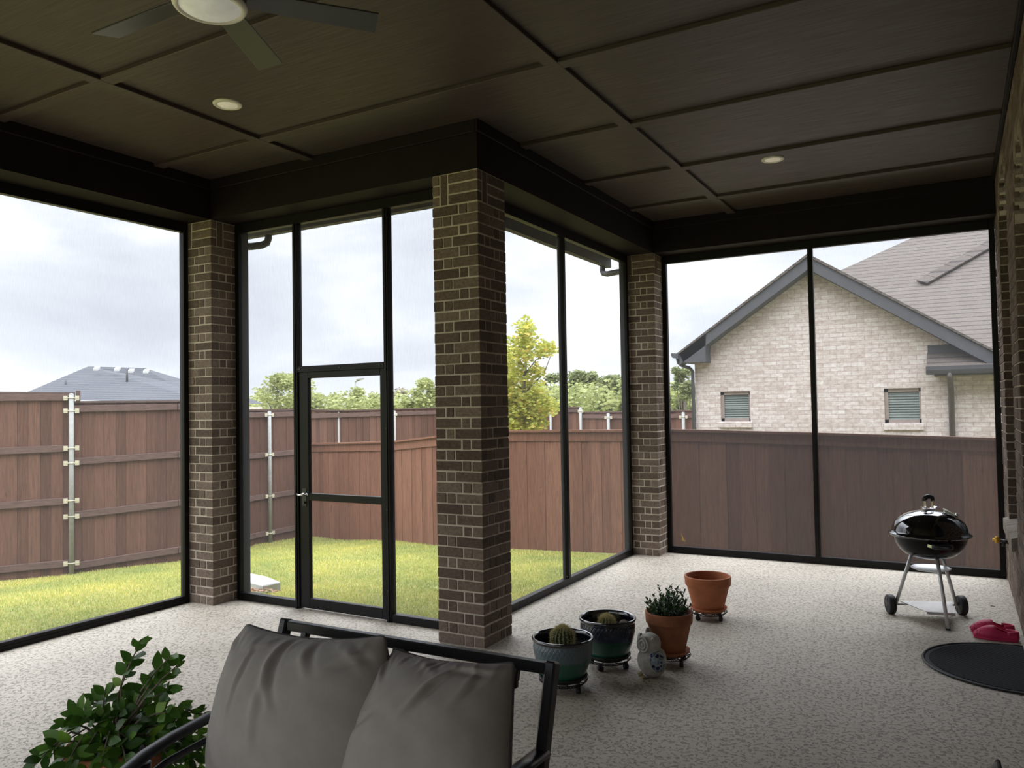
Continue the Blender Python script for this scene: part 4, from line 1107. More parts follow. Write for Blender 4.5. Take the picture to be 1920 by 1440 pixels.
caddy(x2, y2, 'black wire caddy on casters under the dark blue and green glazed pot', rot=-1.6)
saucer(x2, y2, 0.0585, 0.147, M['rubber'], 'dark saucer under the dark blue and green glazed pot')
glazed(x2, y2, 0.0655, 0.322, 0.187, GD, 'glazed pot with dark blue band over deep green, black rim, second from the sofa')
cactus(x2-0.01, y2+0.01, 0.246, 0.046, 0.070, 'small pale yellow barrel cactus in the dark blue and green pot', 14, 1.25)
m = MB(); m.ball((x2+0.085, y2+0.075, 0.262), 0.035, 0.03, 0.03, 12, 8).ball((x2+0.10, y2+0.05, 0.275), 0.028, 0.012, 0.016, 10, 6)
m.build('shrivelled_cactus', M['bark'], None, 'dark shrivelled clump beside the small cactus in the dark blue pot', 'cactus')
caddy(x3, y3, 'black wire caddy on casters under the planted terracotta pot', rot=-0.55, r=0.135)
saucer(x3, y3, 0.0585, 0.132, M['terracotta_old'], 'terracotta saucer under the pot with the leafy green plant', 0.034)
terra(x3, y3, 0.0655, 0.338, 0.157, 0.098, M['terracotta_old'], 'stained terracotta pot holding a leafy green plant, behind the owl', 0.03)
caddy(x4, y4, 'black wire caddy on casters under the empty terracotta pot', rot=-0.45, r=0.145)
saucer(x4, y4, 0.0585, 0.146, M['terracotta'], 'terracotta saucer under the empty pot farthest from the sofa', 0.034)
terra(x4, y4, 0.0655, 0.336, 0.183, 0.118, M['terracotta'], 'bright terracotta pot with bare soil, farthest of the four pots', 0.085)

def leaf(mb, p, d, up, L, w, fold=0.25, droop=0.12):
    d = Vector(d).normalized(); up = Vector(up); s = d.cross(up)
    if s.length < 1e-4: s = Vector((1,0,0))
    s.normalize(); n_ = s.cross(d).normalized()
    prof = [(0.0,0.02),(0.18,0.62),(0.42,1.0),(0.70,0.74),(0.90,0.30),(1.0,0.0)]
    vs = []
    for (u, k) in prof:
        c = Vector(p)+d*L*u-n_*L*droop*u*u*2*0.5
        vs += [c+s*w*0.5*k+n_*w*fold*k*0.5, c, c-s*w*0.5*k+n_*w*fold*k*0.5]
    fs = []
    for i in range(5):
        a = i*3; fs += [(a, a+1, a+4, a+3), (a+1, a+2, a+5, a+4)]
    mb.add(vs, fs, True)
# leafy plant in the terracotta pot
pl = empty('leafy_plant', (x3,y3,0.30), 'bushy dark green plant with small leaves in the stained terracotta pot', 'plant')
st = MB(); lf = MB()
for k in range(64):
    a = random.uniform(0, 2*PI); r0_ = 0.10*math.sqrt(random.random()); b0_ = Vector((x3+math.cos(a)*r0_, y3+math.sin(a)*r0_, 0.305))
    h_ = random.uniform(0.05,0.11)
    if k < 16: h_ = random.uniform(0.11, 0.185); a = random.choice((2.4,2.7,3.3,0.2,-0.2,0.5,5.6,4.9))+random.uniform(-0.4,0.4)
    o_ = Vector((math.cos(a), math.sin(a), 0))*random.uniform(0.02,0.085)
    pts = [b0_, b0_+o_*0.4+Vector((0,0,h_*0.55)), b0_+o_+Vector((0,0,h_))]
    st.tube(pts, [0.0028,0.0022,0.0015], 5)
    nl = 18 if k < 16 else 12
    for j in range(nl):
        u = 0.15+0.85*j/(nl-1); p = pts[0].lerp(pts[1], min(1,u*2)) if u < 0.5 else pts[1].lerp(pts[2], u*2-1)
        b2 = j*2.4+k; d_ = Vector((math.cos(b2), math.sin(b2), 0.75+u*0.6))
        leaf(lf, p, d_, (0,0,1), random.uniform(0.024,0.040)*(1.05-0.3*u), random.uniform(0.012,0.018), 0.2, 0.1)
st.build('stems', M['stem'], pl); lf.build('leaves', M['leaf_small'], pl)

# ------------------------------------------------------------------ owl figurine
def owl():
    ox, oy = -1.715, 4.775
    t = empty('owl_figurine', (ox,oy,0), 'weathered pale stone owl figurine with a blue mosaic wing, among the pots', 'figurine')
    F = Vector((-0.80,-0.60,0)).normalized(); Rr = Vector((0.60,-0.80,0))   # face direction, its right-hand (seen side)
    m = MB()
    ns = 40
    # body and head share one continuous surface
    prof = [(0.0001,0.008),(0.045,0.010),(0.068,0.030),(0.083,0.065),(0.088,0.10),(0.084,0.135),(0.073,0.160),(0.067,0.175),(0.070,0.190),(0.073,0.210),(0.068,0.235),(0.052,0.255),(0.028,0.268),(0.0001,0.272)]
    for i, (r_, z) in enumerate(prof):
        sh = F*(0.014 if z > 0.17 else 0.0)
        for k in range(ns):
            th = 2*PI*k/ns; fo = math.cos(th); si = math.sin(th)
            rr = r_*(1.0+(0.08*max(0, fo) if 0.03 < z < 0.15 else 0))*(0.94 if abs(fo) > 0.7 and z > 0.18 else 1)
            p = Vector((ox,oy,z))+sh+F*fo*rr+Rr*si*rr
            m.v.append(tuple(p))
    for i in range(len(prof)-1):
        for k in range(ns):
            l = (k+1) % ns; m.f.append((i*ns+k, i*ns+l, (i+1)*ns+l, (i+1)*ns+k)); m.sm.append(True)
    m.build('body', M['stonepaint'], t)
    hc = Vector((ox,oy,0.212))+F*0.014
    for s in (-1, 1):
        D_ = (F*0.86+Rr*0.52*s).normalized(); x_, y_, _ = frame_of(D_)
        c = hc+D_*0.062
        dsc = MB()
        def ring(r0_, r1_, h0):
            base = len(dsc.v); n_ = 28
            for rr, hh in ((r0_, 0.0), (r0_, h0), (r1_, h0), (r1_, 0.0)):
                for k in range(n_):
                    a = 2*PI*k/n_; dsc.v.append(tuple(c+x_*math.cos(a)*rr+y_*math.sin(a)*rr*1.12+D_*(hh-rr*rr*2.0)))
            for i in range(3):
                for k in range(n_):
                    l = (k+1) % n_; dsc.f.append((base+i*n_+k, base+i*n_+l, base+(i+1)*n_+l, base+(i+1)*n_+k)); dsc.sm.append(True)
        ring(0.047, 0.037, 0.013); ring(0.028, 0.020, 0.013); ring(0.010, 0.0005, 0.015)
        dsc.ball(c-D_*0.020, 0.046, 0.050, 0.022, 24, 12, Matrix((x_, y_, D_)).transposed())
        dsc.build('eye_disc', M['stonepaint'], t)
        e = MB(); eb = Vector((ox,oy,0.235))-F*(-0.012)+Rr*s*0.052
        if s < 0: e.ball(eb+Vector((0,0,0.022)), 0.014, 0.020, 0.036, 14, 10); e.build('ear', M['owlear'], t, label='pointed grey ear')
        else: e.ball(eb+Vector((0,0,0.004)), 0.014, 0.014, 0.018, 12, 8); e.build('ear', M['stonepaint'], t, label='worn stub ear')
        # wing with mosaic
        wg = MB(); wc = Vector((ox,oy,0.108))+Rr*s*0.056-F*0.008
        Mx = Matrix((F, Rr, Vector((0,0,1)))).transposed() @ Matrix.Rotation(R(18)*1, 3, 'Y')
        wg.ball(wc, 0.058, 0.043, 0.068, 28, 16, Mx); wg.build('wing', M['mosaic'], t, label='blue mosaic wing')
        ft = MB()
        for k in (-1,0,1):
            p = Vector((ox,oy,0.010))+F*0.066+Rr*(s*0.030+k*0.011); ft.ball(p, 0.0075, 0.0075, 0.010, 10, 6); ft.ball(p+F*0.012-Vector((0,0,0.003)), 0.009, 0.007, 0.007, 10, 6)
        ft.build('foot', M['owlfoot'], t, label='yellowish foot')
    bk = MB(); bk.cyl(hc+F*0.062+Vector((0,0,0.012)), hc+F*0.086-Vector((0,0,0.022)), 0.010, 0.002, 10); bk.build('beak', M['stonepaint'], t)
owl()

# ------------------------------------------------------------------ kettle grill
def grill():
    gx, gy = -0.215, 6.965; zr = 0.662; RR = 0.278
    t = empty('kettle_grill', (gx,gy,0), 'black kettle charcoal grill on aluminium legs with two wheels', 'grill')
    c = (gx,gy,0)
    bowl = MB(); bowl.lathe(c, [(0.0001,zr-0.185),(0.09,zr-0.182),(0.155,zr-0.165),(0.175,zr-0.152),(0.182,zr-0.150),(0.215,zr-0.118),(0.247,zr-0.070),(0.262,zr-0.025),(0.267,zr-0.006),(0.280,zr-0.004),(0.283,zr+0.002),(0.270,zr+0.004)], 72)
    bowl.build('bowl', M['enamelbowl'], t)
    lid = MB(); lid.lathe(c, [(0.266,zr+0.006),(0.292,zr-0.004),(0.295,zr+0.002),(0.290,zr+0.010),(0.275,zr+0.018),(0.270,zr+0.032),(0.262,zr+0.062),(0.243,zr+0.098),(0.214,zr+0.128),(0.172,zr+0.156),(0.120,zr+0.176),(0.060,zr+0.187),(0.0001,zr+0.190)], 96)
    ld = lid.build('lid', M['enamel'], t)
    top = zr+0.190
    hs = MB(); hd = Vector((0.80,0.60,0)).normalized(); hs.obox((gx,gy,top+0.006), hd, (-hd.y,hd.x,0), (0,0,1), 0.10, 0.055, 0.004)
    for s in (-1,1):
        hs.obox(Vector((gx,gy,top+0.040))+hd*s*0.030, hd, (-hd.y,hd.x,0), (0,0,1), 0.004, 0.030, 0.075)
        hs.obox(Vector((gx,gy,top+0.012))+hd*s*0.040+Vector((0,0,0.004)), (hd.x,hd.y,0.5*s), (-hd.y,hd.x,0), (0,0,1), 0.03, 0.05, 0.004)
    hs.build('handle_bracket', M['chrome'], t)
    hh = MB(); hh.tube([Vector((gx,gy,top+0.068))-hd*0.036, Vector((gx,gy,top+0.090))-hd*0.032, Vector((gx,gy,top+0.100))-hd*0.012, Vector((gx,gy,top+0.102))+hd*0.012, Vector((gx,gy,top+0.092))+hd*0.032, Vector((gx,gy,top+0.068))+hd*0.036], 0.0125, 10, flat=1.5)
    hh.build('lid_handle', M['plastic'], t)
    # lid vent, silver
    vd = Vector((0.86,-0.30,0)).normalized(); vp = Vector((gx,gy,0))+vd*0.150; vz = zr+0.168
    v = MB(); sl_ = Vector((vd.x*0.9,vd.y*0.9,-0.42)).normalized(); sd = Vector((-vd.y,vd.x,0)); nn = sd.cross(sl_)*-1
    cc = Vector((vp.x,vp.y,vz+0.004))
    v.cyl(cc-nn*0.002, cc+nn*0.006, 0.045, n=28); v.obox(cc+nn*0.012+sd*0.0, sl_, sd, nn, 0.11, 0.012, 0.010)
    v.cyl(cc+sl_*0.05+nn*0.0, cc+sl_*0.05+nn*0.030, 0.012, n=12)
    v.build('lid_vent', M['chrome'], t, label='silver lid vent')
    # side handle facing the camera
    sdv = Vector((0.30,-0.95,0)).normalized(); tv = Vector((-sdv.y,sdv.x,0))*-1; tv = Vector((0.95,0.30,0))
    hz_ = zr-0.048
    for s in (-1,1): MB().bar(Vector((gx,gy,hz_))+sdv*0.245+tv*s*0.080, Vector((gx,gy,hz_))+sdv*0.300+tv*s*0.062, 0.018, 0.022).build('side_bracket', M['chrome'], t)
    h_ = MB(); h_.tube([Vector((gx,gy,hz_))+sdv*0.298-tv*0.070, Vector((gx,gy,hz_))+sdv*0.312-tv*0.050, Vector((gx,gy,hz_))+sdv*0.318, Vector((gx,gy,hz_))+sdv*0.312+tv*0.050, Vector((gx,gy,hz_))+sdv*0.298+tv*0.070], 0.011, 10, flat=1.7)
    so = h_.build('side_handle', M['plastic'], t)
    tc = bpy.data.curves.new('handle_lettering', 'FONT'); tc.body = 'weber'; tc.size = 0.021; tc.extrude = 0.0006; tc.align_x = 'CENTER'; tc.align_y = 'CENTER'
    tc.materials.append(M['white'])
    to0 = bpy.data.objects.new('lettering_curve', tc); COL.objects.link(to0); tme = bpy.data.meshes.new_from_object(to0); bpy.data.objects.remove(to0)
    to = bpy.data.objects.new('handle_lettering', tme); COL.objects.link(to); to.parent = so
    p = Vector((gx,gy,hz_))+sdv*0.3300+tv*0.006
    to.matrix_local = Matrix.Translation(p-ORG[so.name]) @ Matrix((tv.to_4d(), Vector((0,0,1,0)), sdv.to_4d(), Vector((0,0,0,1)))).transposed()
    mm = to.matrix_local.copy(); 
    for i in range(3): mm[i][3] = (p-ORG[so.name])[i]
    mm[3][0] = mm[3][1] = mm[3][2] = 0; mm[3][3] = 1
    to.matrix_local = mm
    # ash tray
    tr_ = MB(); tr_.lathe((gx,gy,0.385), [(0.0001,0),(0.11,0.001),(0.140,0.014),(0.143,0.018),(0.137,0.017),(0.108,0.004),(0.0001,0.003)], 48); tr_.build('ash_tray', M['alu'], t)
    feet = [Vector((-0.105,6.690,0)), Vector((-0.475,7.035,0.075)), Vector((-0.050,7.205,0.075))]
    for i, f_ in enumerate(feet):
        d_ = (f_-Vector((gx,gy,0))); d_.z = 0; d_.normalize(); topp = Vector((gx,gy,0))+d_*0.135; topp.z = zr-0.165
        bot = Vector((f_.x,f_.y,f_.z)); 
        MB().cyl(bot+Vector((0,0,0.012 if i == 0 else 0)), topp, 0.0135, n=18).build('leg', M['alu'], t)
        if i == 0: MB().cyl(bot, bot+Vector((-0.004,0.01,0.028)), 0.0165, n=16).build('foot_cap', M['plastic'], t)
        else:
            ax = (feet[2]-feet[1]); ax.z = 0; ax.normalize(); sgn = -1 if i == 1 else 1
            wc = Vector((f_.x,f_.y,0.076))+ax*sgn*0.038
            w_ = MB(); w_.cyl(wc-ax*0.026, wc+ax*0.026, 0.076, n=36)
            wo = w_.build('wheel', M['rubber'], t, bevel=0.006)
            hb = MB(); hb.cyl(wc-ax*0.029, wc+ax*0.029, 0.016, n=16)
            for k in range(5):
                a = 2*PI*k/5; rd = Vector((0,0,1))*math.cos(a)+Vector((-ax.y,ax.x,0))*math.sin(a)
                for s in (-1,1): hb.obox(wc+rd*0.036+ax*s*0.0262, rd, ax, rd.cross(ax), 0.042, 0.003, 0.013)
            hb.build('hub', M['plastic'], wo)
    MB().cyl(feet[1]+Vector((0,0,0.001)), feet[2]+Vector((0,0,0.001)), 0.007).build('axle', M['alu'], t)
    sh = MB(); a = feet[1].lerp(feet[2], 0.07); b2 = feet[1].lerp(feet[2], 0.93); f0 = feet[0]
    pa = Vector((a.x,a.y,0.098)); pb = Vector((b2.x,b2.y,0.098)); pc = Vector((f0.x+0.05,f0.y+0.12,0.098)); pd_ = Vector((f0.x-0.14,f0.y+0.08,0.098))
    sh.prism([pa, pd_, pc, pb], (0,0,0.005)); sh.prism([pd_, pc, pc-Vector((0,0,0.016)), pd_-Vector((0,0,0.016))], (0,0.006,0))
    sh.build('bottom_shelf', M['alupaint'], t)
    wr = MB(); wr.tube([pd_-Vector((0,0,0.012)), Vector((-0.12,6.72,0.078)), pc-Vector((0,0,0.012))], 0.003, 6); wr.build('shelf_wire', M['alu'], t)
grill()

# ------------------------------------------------------------------ clogs, mat
def clog(x, y, rz, label):
    t = empty('clog', (x,y,0), label, 'shoe', 'pair of magenta foam clogs')
    rot = Matrix.Rotation(rz, 4, 'Z'); T_ = Matrix.Translation((x,y,0)) @ rot
    P_ = lambda a,b_,c: T_ @ Vector((a,b_,c))
    # stations along length: s, half width, top height, closed?
    N = 26; L = 0.275
    def hw_(u):
        return 0.012+0.046*math.sin(min(1,(u+0.02)*1.9)*PI/2)**0.8 * (1.0-0.32*max(0,(u-0.35))/0.65) * (1 if u < 0.93 else math.sqrt(max(0.05,1-((u-0.93)/0.07)**2)))
    def top_(u):
        if u < 0.46: return 0.030+0.062*math.sin(min(1,u/0.46)*PI/2)**0.8
        if u < 0.58: return 0.092-0.008*(u-0.46)/0.12
        return 0.058+0.028*(1-min(1,(u-0.58)/0.30))**1.5 - 0.004
    up = MB(); secs = []
    K = 14
    for i in range(N+1):
        u = i/N; h_ = hw_(u); tz = top_(u); ring = []
        for k in range(K+1):
            a = PI*k/K
            yy = -h_*math.cos(a); zz = 0.018+(tz-0.018)*math.sin(a)**0.62
            ring.append((yy, zz))
        secs.append((u, ring))
    base = len(up.v)
    open0 = 0.50
    for (u, ring) in secs:
        for (yy, zz) in ring:
            if u > open0:   # foot opening: keep only low side walls
                zz = min(zz, top_(u))
                if abs(yy) < hw_(u)*0.80: yy = math.copysign(hw_(u)*0.80, yy if yy else 1)
            up.v.append(tuple(P_(u*L, yy, zz)))
    for i in range(N):
        for k in range(K):
            u = (i+0.5)/N
            if u > open0 and 3 < k < K-3: 
                continue
            a = base+i*(K+1)+k; up.f.append((a, a+1, a+K+2, a+K+1)); up.sm.append(True)
    # heel closure
    for j in range(8):
        pass
    o = up.build('upper', M['clog'], t); s_ = o.modifiers.new('solid','SOLIDIFY'); s_.thickness = 0.005; s_.offset = -1
    so = MB(); poly = [P_(u/N*L, -hw_(u/N)*1.05, 0.0) for u in range(N+1)]+[P_(u/N*L, hw_(u/N)*1.05, 0.0) for u in range(N,-1,-1)]
    so.prism(poly, (0,0,0.022)); so.build('sole', M['clog'], t, bevel=0.005)
    hp = MB(); pts = []
    for k in range(15):
        a = -PI/2+PI*k/14; pts.append(P_(0.205+0.068*math.cos(a), 0.040*math.sin(a), 0.050))
    hp.tube(pts, [0.008]*15, 8, flat=2.4, up=(0,0,1)); hp.build('heel_band', M['clog'], t)
    ho = MB()  # raised dark discs, coloured to read as shaded vent holes
    for (u, k) in [(0.10,4),(0.10,7),(0.10,10),(0.17,3),(0.17,5.5),(0.17,8.5),(0.17,11),(0.25,4),(0.25,7),(0.25,10),(0.33,3.3),(0.33,5.5),(0.33,8.5),(0.33,10.8)]:
        h_ = hw_(u); tz = top_(u); a = PI*k/K
        p = Vector((u*L, -h_*math.cos(a), 0.018+(tz-0.018)*math.sin(a)**0.62)); n_ = Vector((-0.35, -math.cos(a)*1.1, math.sin(a)*1.0)).normalized()
        A_ = T_ @ p; B_ = T_ @ (p+n_*0.0042); ho.cyl(A_-(B_-A_)*1.0, B_, 0.0070, n=12)
    for k in range(7):
        u = 0.08+k*0.055; h_ = hw_(u)
        A_ = P_(u*L, -h_*0.98, 0.034); B_ = P_(u*L-0.0005, -h_*0.98-0.0045, 0.035); ho.cyl(A_, B_, 0.0062 if k % 2 else 0.005, n=12)
    ho.build('vent_hole_shade', M['clog_hole_shade'], t)
clog(0.055, 6.585, R(3), 'magenta foam clog, the nearer one of the pair by the door')
clog(0.040, 6.735, R(9), 'magenta foam clog, the farther one of the pair by the door')
mx, my = 0.345, 5.935
mt_ = empty('door_mat', (mx,my,0), 'black half-oval ribbed door mat on the floor by the brick wall', 'door mat')
m = MB(); pts = []
for k in range(49):
    a = PI/2+PI*k/48; pts.append((mx+0.590*abs(math.cos(a))**0.9*-1, my+0.51*math.sin(a)))
m.prism([(p[0],p[1],0.0) for p in pts], (0,0,0.008)); m.build('base', M['mat'], mt_)
m = MB(); m.tube([(p[0],p[1],0.009) for p in pts], 0.009, 8, flat=0.6, up=(0,0,1)); m.build('border', M['rubber'], mt_)
m = MB()
for k in range(58):
    yy = my-0.47+0.94*k/57; hx_ = 0.555*math.sqrt(max(0, 1-((yy-my)/0.495)**2))
    if hx_ > 0.03: m.box(mx-hx_, yy-0.0035, 0.008, mx, yy+0.0035, 0.0125)
m.build('ribs', M['mat'], mt_)
m = MB(); m.prism([(-0.005+0.20,7.62,0.0),(0.225,7.60,0.0),(0.222,7.625,0.0),(0.20,7.64,0.0)], (0,0,0.004)); m.build('dry_leaf', M['bark'], None, 'small dark dry leaf on the floor between the grill and the wall', 'leaf')
# hose bib with yellow handle on the wall, small yellow flag outside
t = empty('garden_tap', (XW, 7.9, 0.52), 'black garden tap with a yellow handle on the brick wall behind the grill', 'tap')
MB().cyl((XW,7.9,0.485),(XW-0.085,7.9,0.50),0.016,n=12).cyl((XW-0.05,7.9,0.50),(XW-0.06,7.9,0.45),0.014,n=12).build('tap_body', M['black'], t)
hy = MB()
for k in range(8):
    a = 2*PI*k/8; hy.ball((XW-0.108,7.9+math.cos(a)*0.022,0.505+math.sin(a)*0.022), 0.014,0.011,0.011,10,6)
hy.ball((XW-0.105,7.9,0.505),0.016,0.024,0.024,12,8); hy.cyl((XW-0.08,7.9,0.50),(XW-0.14,7.9,0.507),0.011,n=10).build('tap_handle', M['yellow'], t, label='yellow handle')
t = empty('marker_flag', (-2.86, 9.12, 0.0), 'small yellow marker flag outside the far screen by the corner column', 'flag')
MB().cyl((-2.875,9.12,gz(-2.87,9.12)-0.02),(-2.885,9.12,0.19),0.0025,n=6).build('wire_stake', M['wire'], t)
MB().prism([(-2.885,9.12,0.19),(-2.878,9.12,0.095),(-2.835,9.125,0.085),(-2.862,9.125,0.125)], (0,0.002,0)).build('flag_sheet', M['yellow'], t)

# ------------------------------------------------------------------ loveseat
def onplane(px, py, y):      # point of the plane y=const measured in the photograph
    p0 = pd(px, py, 1.0); o_ = Vector((0,0,1.708)); d_ = p0-o_
    return o_+d_*(y/d_.y)
def pillow(name, TL, TR, BL, BR, T_, label, cat, folds, seed, bow=(0.05,0.03,0.03,-0.03), group=None, mat='fabric', exp=0.52):
    """four corners; bow = outward bulge of left, right, bottom, top edge as a share of the width"""
    TL, TR, BL, BR = Vector(TL), Vector(TR), Vector(BL), Vector(BR)
    ax = ((TR-TL)+(BR-BL)).normalized(); ay = ((TL-BL)+(TR-BR)).normalized(); az = ax.cross(ay).normalized()
    W_ = (TR-TL).length
    nx, ny = 110, 104
    t = empty(name, (BL+BR)/2, label, cat, group)
    def surf(u, v):
        a = (u+1)/2; b_ = (v+1)/2
        p = BL*(1-a)*(1-b_)+BR*a*(1-b_)+TL*(1-a)*b_+TR*a*b_
        cu = (1-u*u); cv = (1-v*v)
        p = p - ax*W_*bow[0]*cv*(1-a) + ax*W_*bow[1]*cv*a - ay*W_*bow[2]*cu*(1-b_) + ay*W_*bow[3]*cu*b_
        return p
    def prof(u, v):
        e = max(0.0, (1-abs(u)**3.2))*max(0.0, (1-abs(v)**3.2))
        return e**exp*(0.80+0.20*(1-u*u)*(1-v*v))
    def wr(u, v):
        z = 0
        for (u0, v0, du, dv, ln, wd, am) in folds+[(-0.8+0.23*k, 1.0, 0.25*math.sin(k*2.3+seed), -1.0, 0.32+0.1*math.sin(k*1.7+seed), 0.035, 0.0035) for k in range(8)]:
            L = math.hypot(du, dv); a, b_ = du/L, dv/L
            s = (u-u0)*a+(v-v0)*b_; q_ = -(u-u0)*b_+(v-v0)*a
            q_ += 0.07*math.sin(s*3.5+u0*5)
            fall = max(0, 1-abs(s/ln-0.42)/0.62)
            z += 1.5*am*fall*(math.exp(-(q_/wd)**2)-0.9*math.exp(-((q_-wd*1.6)/wd)**2))
        z += 0.0025*math.sin(u*5+seed)*math.cos(v*4.2+seed*2)+0.0012*math.sin(u*13+v*5+seed)*math.cos(v*9-u*3)
        return z
    m = MB()
    for side in (1, -1):
        base = len(m.v)
        for j in range(ny+1):
            for i in range(nx+1):
                u = -1+2*i/nx; v = -1+2*j/ny
                u = math.copysign(1-(1-abs(u))**1.35, u); v = math.copysign(1-(1-abs(v))**1.35, v)
                p_ = prof(u, v); z = T_/2*p_
                if side == 1: z += wr(u, v)*min(1, p_*1.8)
                m.v.append(tuple(surf(u, v)+az*z*side))
        for j in range(ny):
            for i in range(nx):
                a = base+j*(nx+1)+i
                q_ = (a, a+1, a+nx+2, a+nx+1); m.f.append(q_ if side == 1 else q_[::-1]); m.sm.append(True)
    m.build('cover', M[mat], t)
    pp = []; n_ = 40
    for k in range(n_): pp.append((-1+2*k/n_, -1))
    for k in range(n_): pp.append((1, -1+2*k/n_))
    for k in range(n_): pp.append((1-2*k/n_, 1))
    for k in range(n_): pp.append((-1, 1-2*k/n_))
    P_ = []
    for (u, v) in pp:
        P_.append(surf(u*(0.985 if abs(v) == 1 and abs(u) == 1 else 1), v*(0.985 if abs(u) == 1 and abs(v) == 1 else 1))+az*(0.003*math.sin(u*7+v*5+seed)))
    MB().tube(P_, 0.0046, 8, closed=True).build('piping', M['piping'], t)
    return t
ls = empty('loveseat', (-1.69, 1.9, 0), 'black metal outdoor loveseat frame with curved arms, in the foreground', 'loveseat')
xl_, xr_ = -2.232, -1.135
yr = 2.200
def lsb(name, a, b_, w_, h_, bev=0.004): return MB().bar(a, b_, w_, h_).build(name, M['black'], ls, bevel=bev)
back = Vector((0, 0.30, 0.95)).normalized()
bt0 = Vector((0, yr, 0.895))
def bp_(x, d): p = bt0-back*d; return Vector((x, p.y, p.z))
lsb('top_rail', bp_(xl_, 0), bp_(xr_, 0), 0.030, 0.036)
lsb('back_rail', bp_(xl_+0.07, 0.062), bp_(xr_-0.095, 0.062), 0.020, 0.028)
lsb('back_rail', bp_(xl_+0.07, 0.40), bp_(xr_-0.095, 0.40), 0.020, 0.028)
for x in (xl_+0.09, xl_+0.52, xr_-0.55, xr_-0.11):
    lsb('spacer', bp_(x, 0.012), bp_(x, 0.055), 0.030, 0.026)
for k in range(9):
    x = xl_+0.10+k*(xr_-xl_-0.22)/8.0
    lsb('back_slat', bp_(x, 0.07), bp_(x, 0.40), 0.014, 0.045 if k in (0,8) else 0.030)
for x, s in ((xl_-0.018, -1), (xr_+0.018, 1)):
    MB().bar(bp_(x, -0.022), bp_(x, 0.50), 0.036, 0.045).bar(bp_(x, 0.49), (x, yr-0.05, 0.0), 0.036, 0.045).build('back_post', M['black'], ls, bevel=0.006)
    arm = MB(); arm.tube([(x,yr-0.075,0.668),(x,yr-0.20,0.672),(x,yr-0.36,0.668),(x,yr-0.50,0.655),(x,yr-0.60,0.636),(x-0*s,yr-0.665,0.612),(x,yr-0.700,0.580),(x,yr-0.712,0.556)], [0.031,0.031,0.031,0.031,0.031,0.031,0.030,0.029], 14, flat=0.42, up=(0,0,1))
    arm.build('armrest', M['black'], ls)
    MB().tube([(x,yr-0.60,0.615),(x,yr-0.60,0.40),(x,yr-0.62,0.0)], 0.020, 10).build('front_leg', M['black'], ls)
    MB().tube([(x,yr-0.11,0.66),(x,yr-0.30,0.60),(x,yr-0.52,0.585),(x,yr-0.60,0.56)], 0.012, 8).build('arm_brace', M['black'], ls)
lsb('seat_rail', (xl_, yr-0.62, 0.34), (xr_, yr-0.62, 0.34), 0.03, 0.05); lsb('seat_rail', (xl_, yr-0.14, 0.32), (xr_, yr-0.14, 0.32), 0.03, 0.05)
for x in (xl_, xr_): lsb('seat_rail', (x, yr-0.62, 0.34), (x, yr-0.12, 0.32), 0.03, 0.05)
# seat cushions
def boxcushion(x0, x1, label):
    t = empty('seat_cushion', ((x0+x1)/2, yr-0.35, 0.36), label, 'cushion', 'seat cushions on the loveseat')
    m = MB(); cx_, cy_ = (x0+x1)/2, yr-0.385; hx_, hy_ = (x1-x0)/2, 0.29
    nx = ny = 26
    for side in (1,-1):
        base = len(m.v)
        for j in range(ny+1):
            for i in range(nx+1):
                u = -1+2*i/nx; v = -1+2*j/ny; e_ = max(0,(1-abs(u)**6))*max(0,(1-abs(v)**6))
                m.v.append((cx_+u*hx_, cy_+v*hy_, 0.425+side*0.068*e_**0.4+side*0.012*(1-u*u)*(1-v*v)))
        for j in range(ny):
            for i in range(nx):
                a = base+j*(nx+1)+i; q_ = (a,a+1,a+nx+2,a+nx+1); m.f.append(q_ if side == 1 else q_[::-1]); m.sm.append(True)
    m.build('cover', M['fabric'], t)
boxcushion(xl_+0.02, -1.690, 'grey seat cushion on the loveseat below the left back cushion')
boxcushion(-1.675, xr_-0.01, 'grey seat cushion on the loveseat below the right back cushion')
F1 = [(-0.15,1.0,0.30,-1.0,1.0,0.045,0.011),(0.30,0.95,0.22,-1.0,0.55,0.05,0.006),(-0.55,0.95,0.15,-1.0,1.2,0.03,0.0045),(0.62,0.95,0.5,-1.0,0.6,0.05,0.006),(0.95,0.95,-0.8,-0.7,0.5,0.06,0.008),(-0.95,0.95,0.5,-0.8,0.4,0.06,0.008),(0.05,0.6,-0.15,-1.0,1.1,0.05,0.004),(-0.3,1.0,-0.5,-0.6,0.4,0.05,0.006)]
F2 = [(0.35,0.72,-0.7,-0.75,0.85,0.045,0.011),(-0.55,0.98,0.9,-0.45,0.8,0.05,0.006),(0.92,0.92,-1.0,-0.15,0.8,0.06,0.007),(-0.95,0.95,0.4,-0.9,0.6,0.06,0.009),(-0.9,-0.2,0.8,0.35,0.5,0.06,0.006),(0.65,0.9,-0.4,-1.0,0.7,0.05,0.005)]
pillow('back_cushion', onplane(462,1170,2.03), onplane(722,1192,1.99), onplane(392,1478,1.80), onplane(686,1530,1.80), 0.33, 'grey piped back cushion leaning on the left half of the loveseat', 'cushion', F1, 1, bow=(0.04,0.05,0.02,-0.045), group='back cushions on the loveseat')
pillow('back_cushion', onplane(740,1217,2.03), onplane(964,1243,2.04), onplane(628,1500,1.76), onplane(955,1535,1.84), 0.30, 'grey piped back cushion leaning on the right half of the loveseat', 'cushion', F2, 2, bow=(0.03,-0.01,0.02,-0.05), group='back cushions on the loveseat')
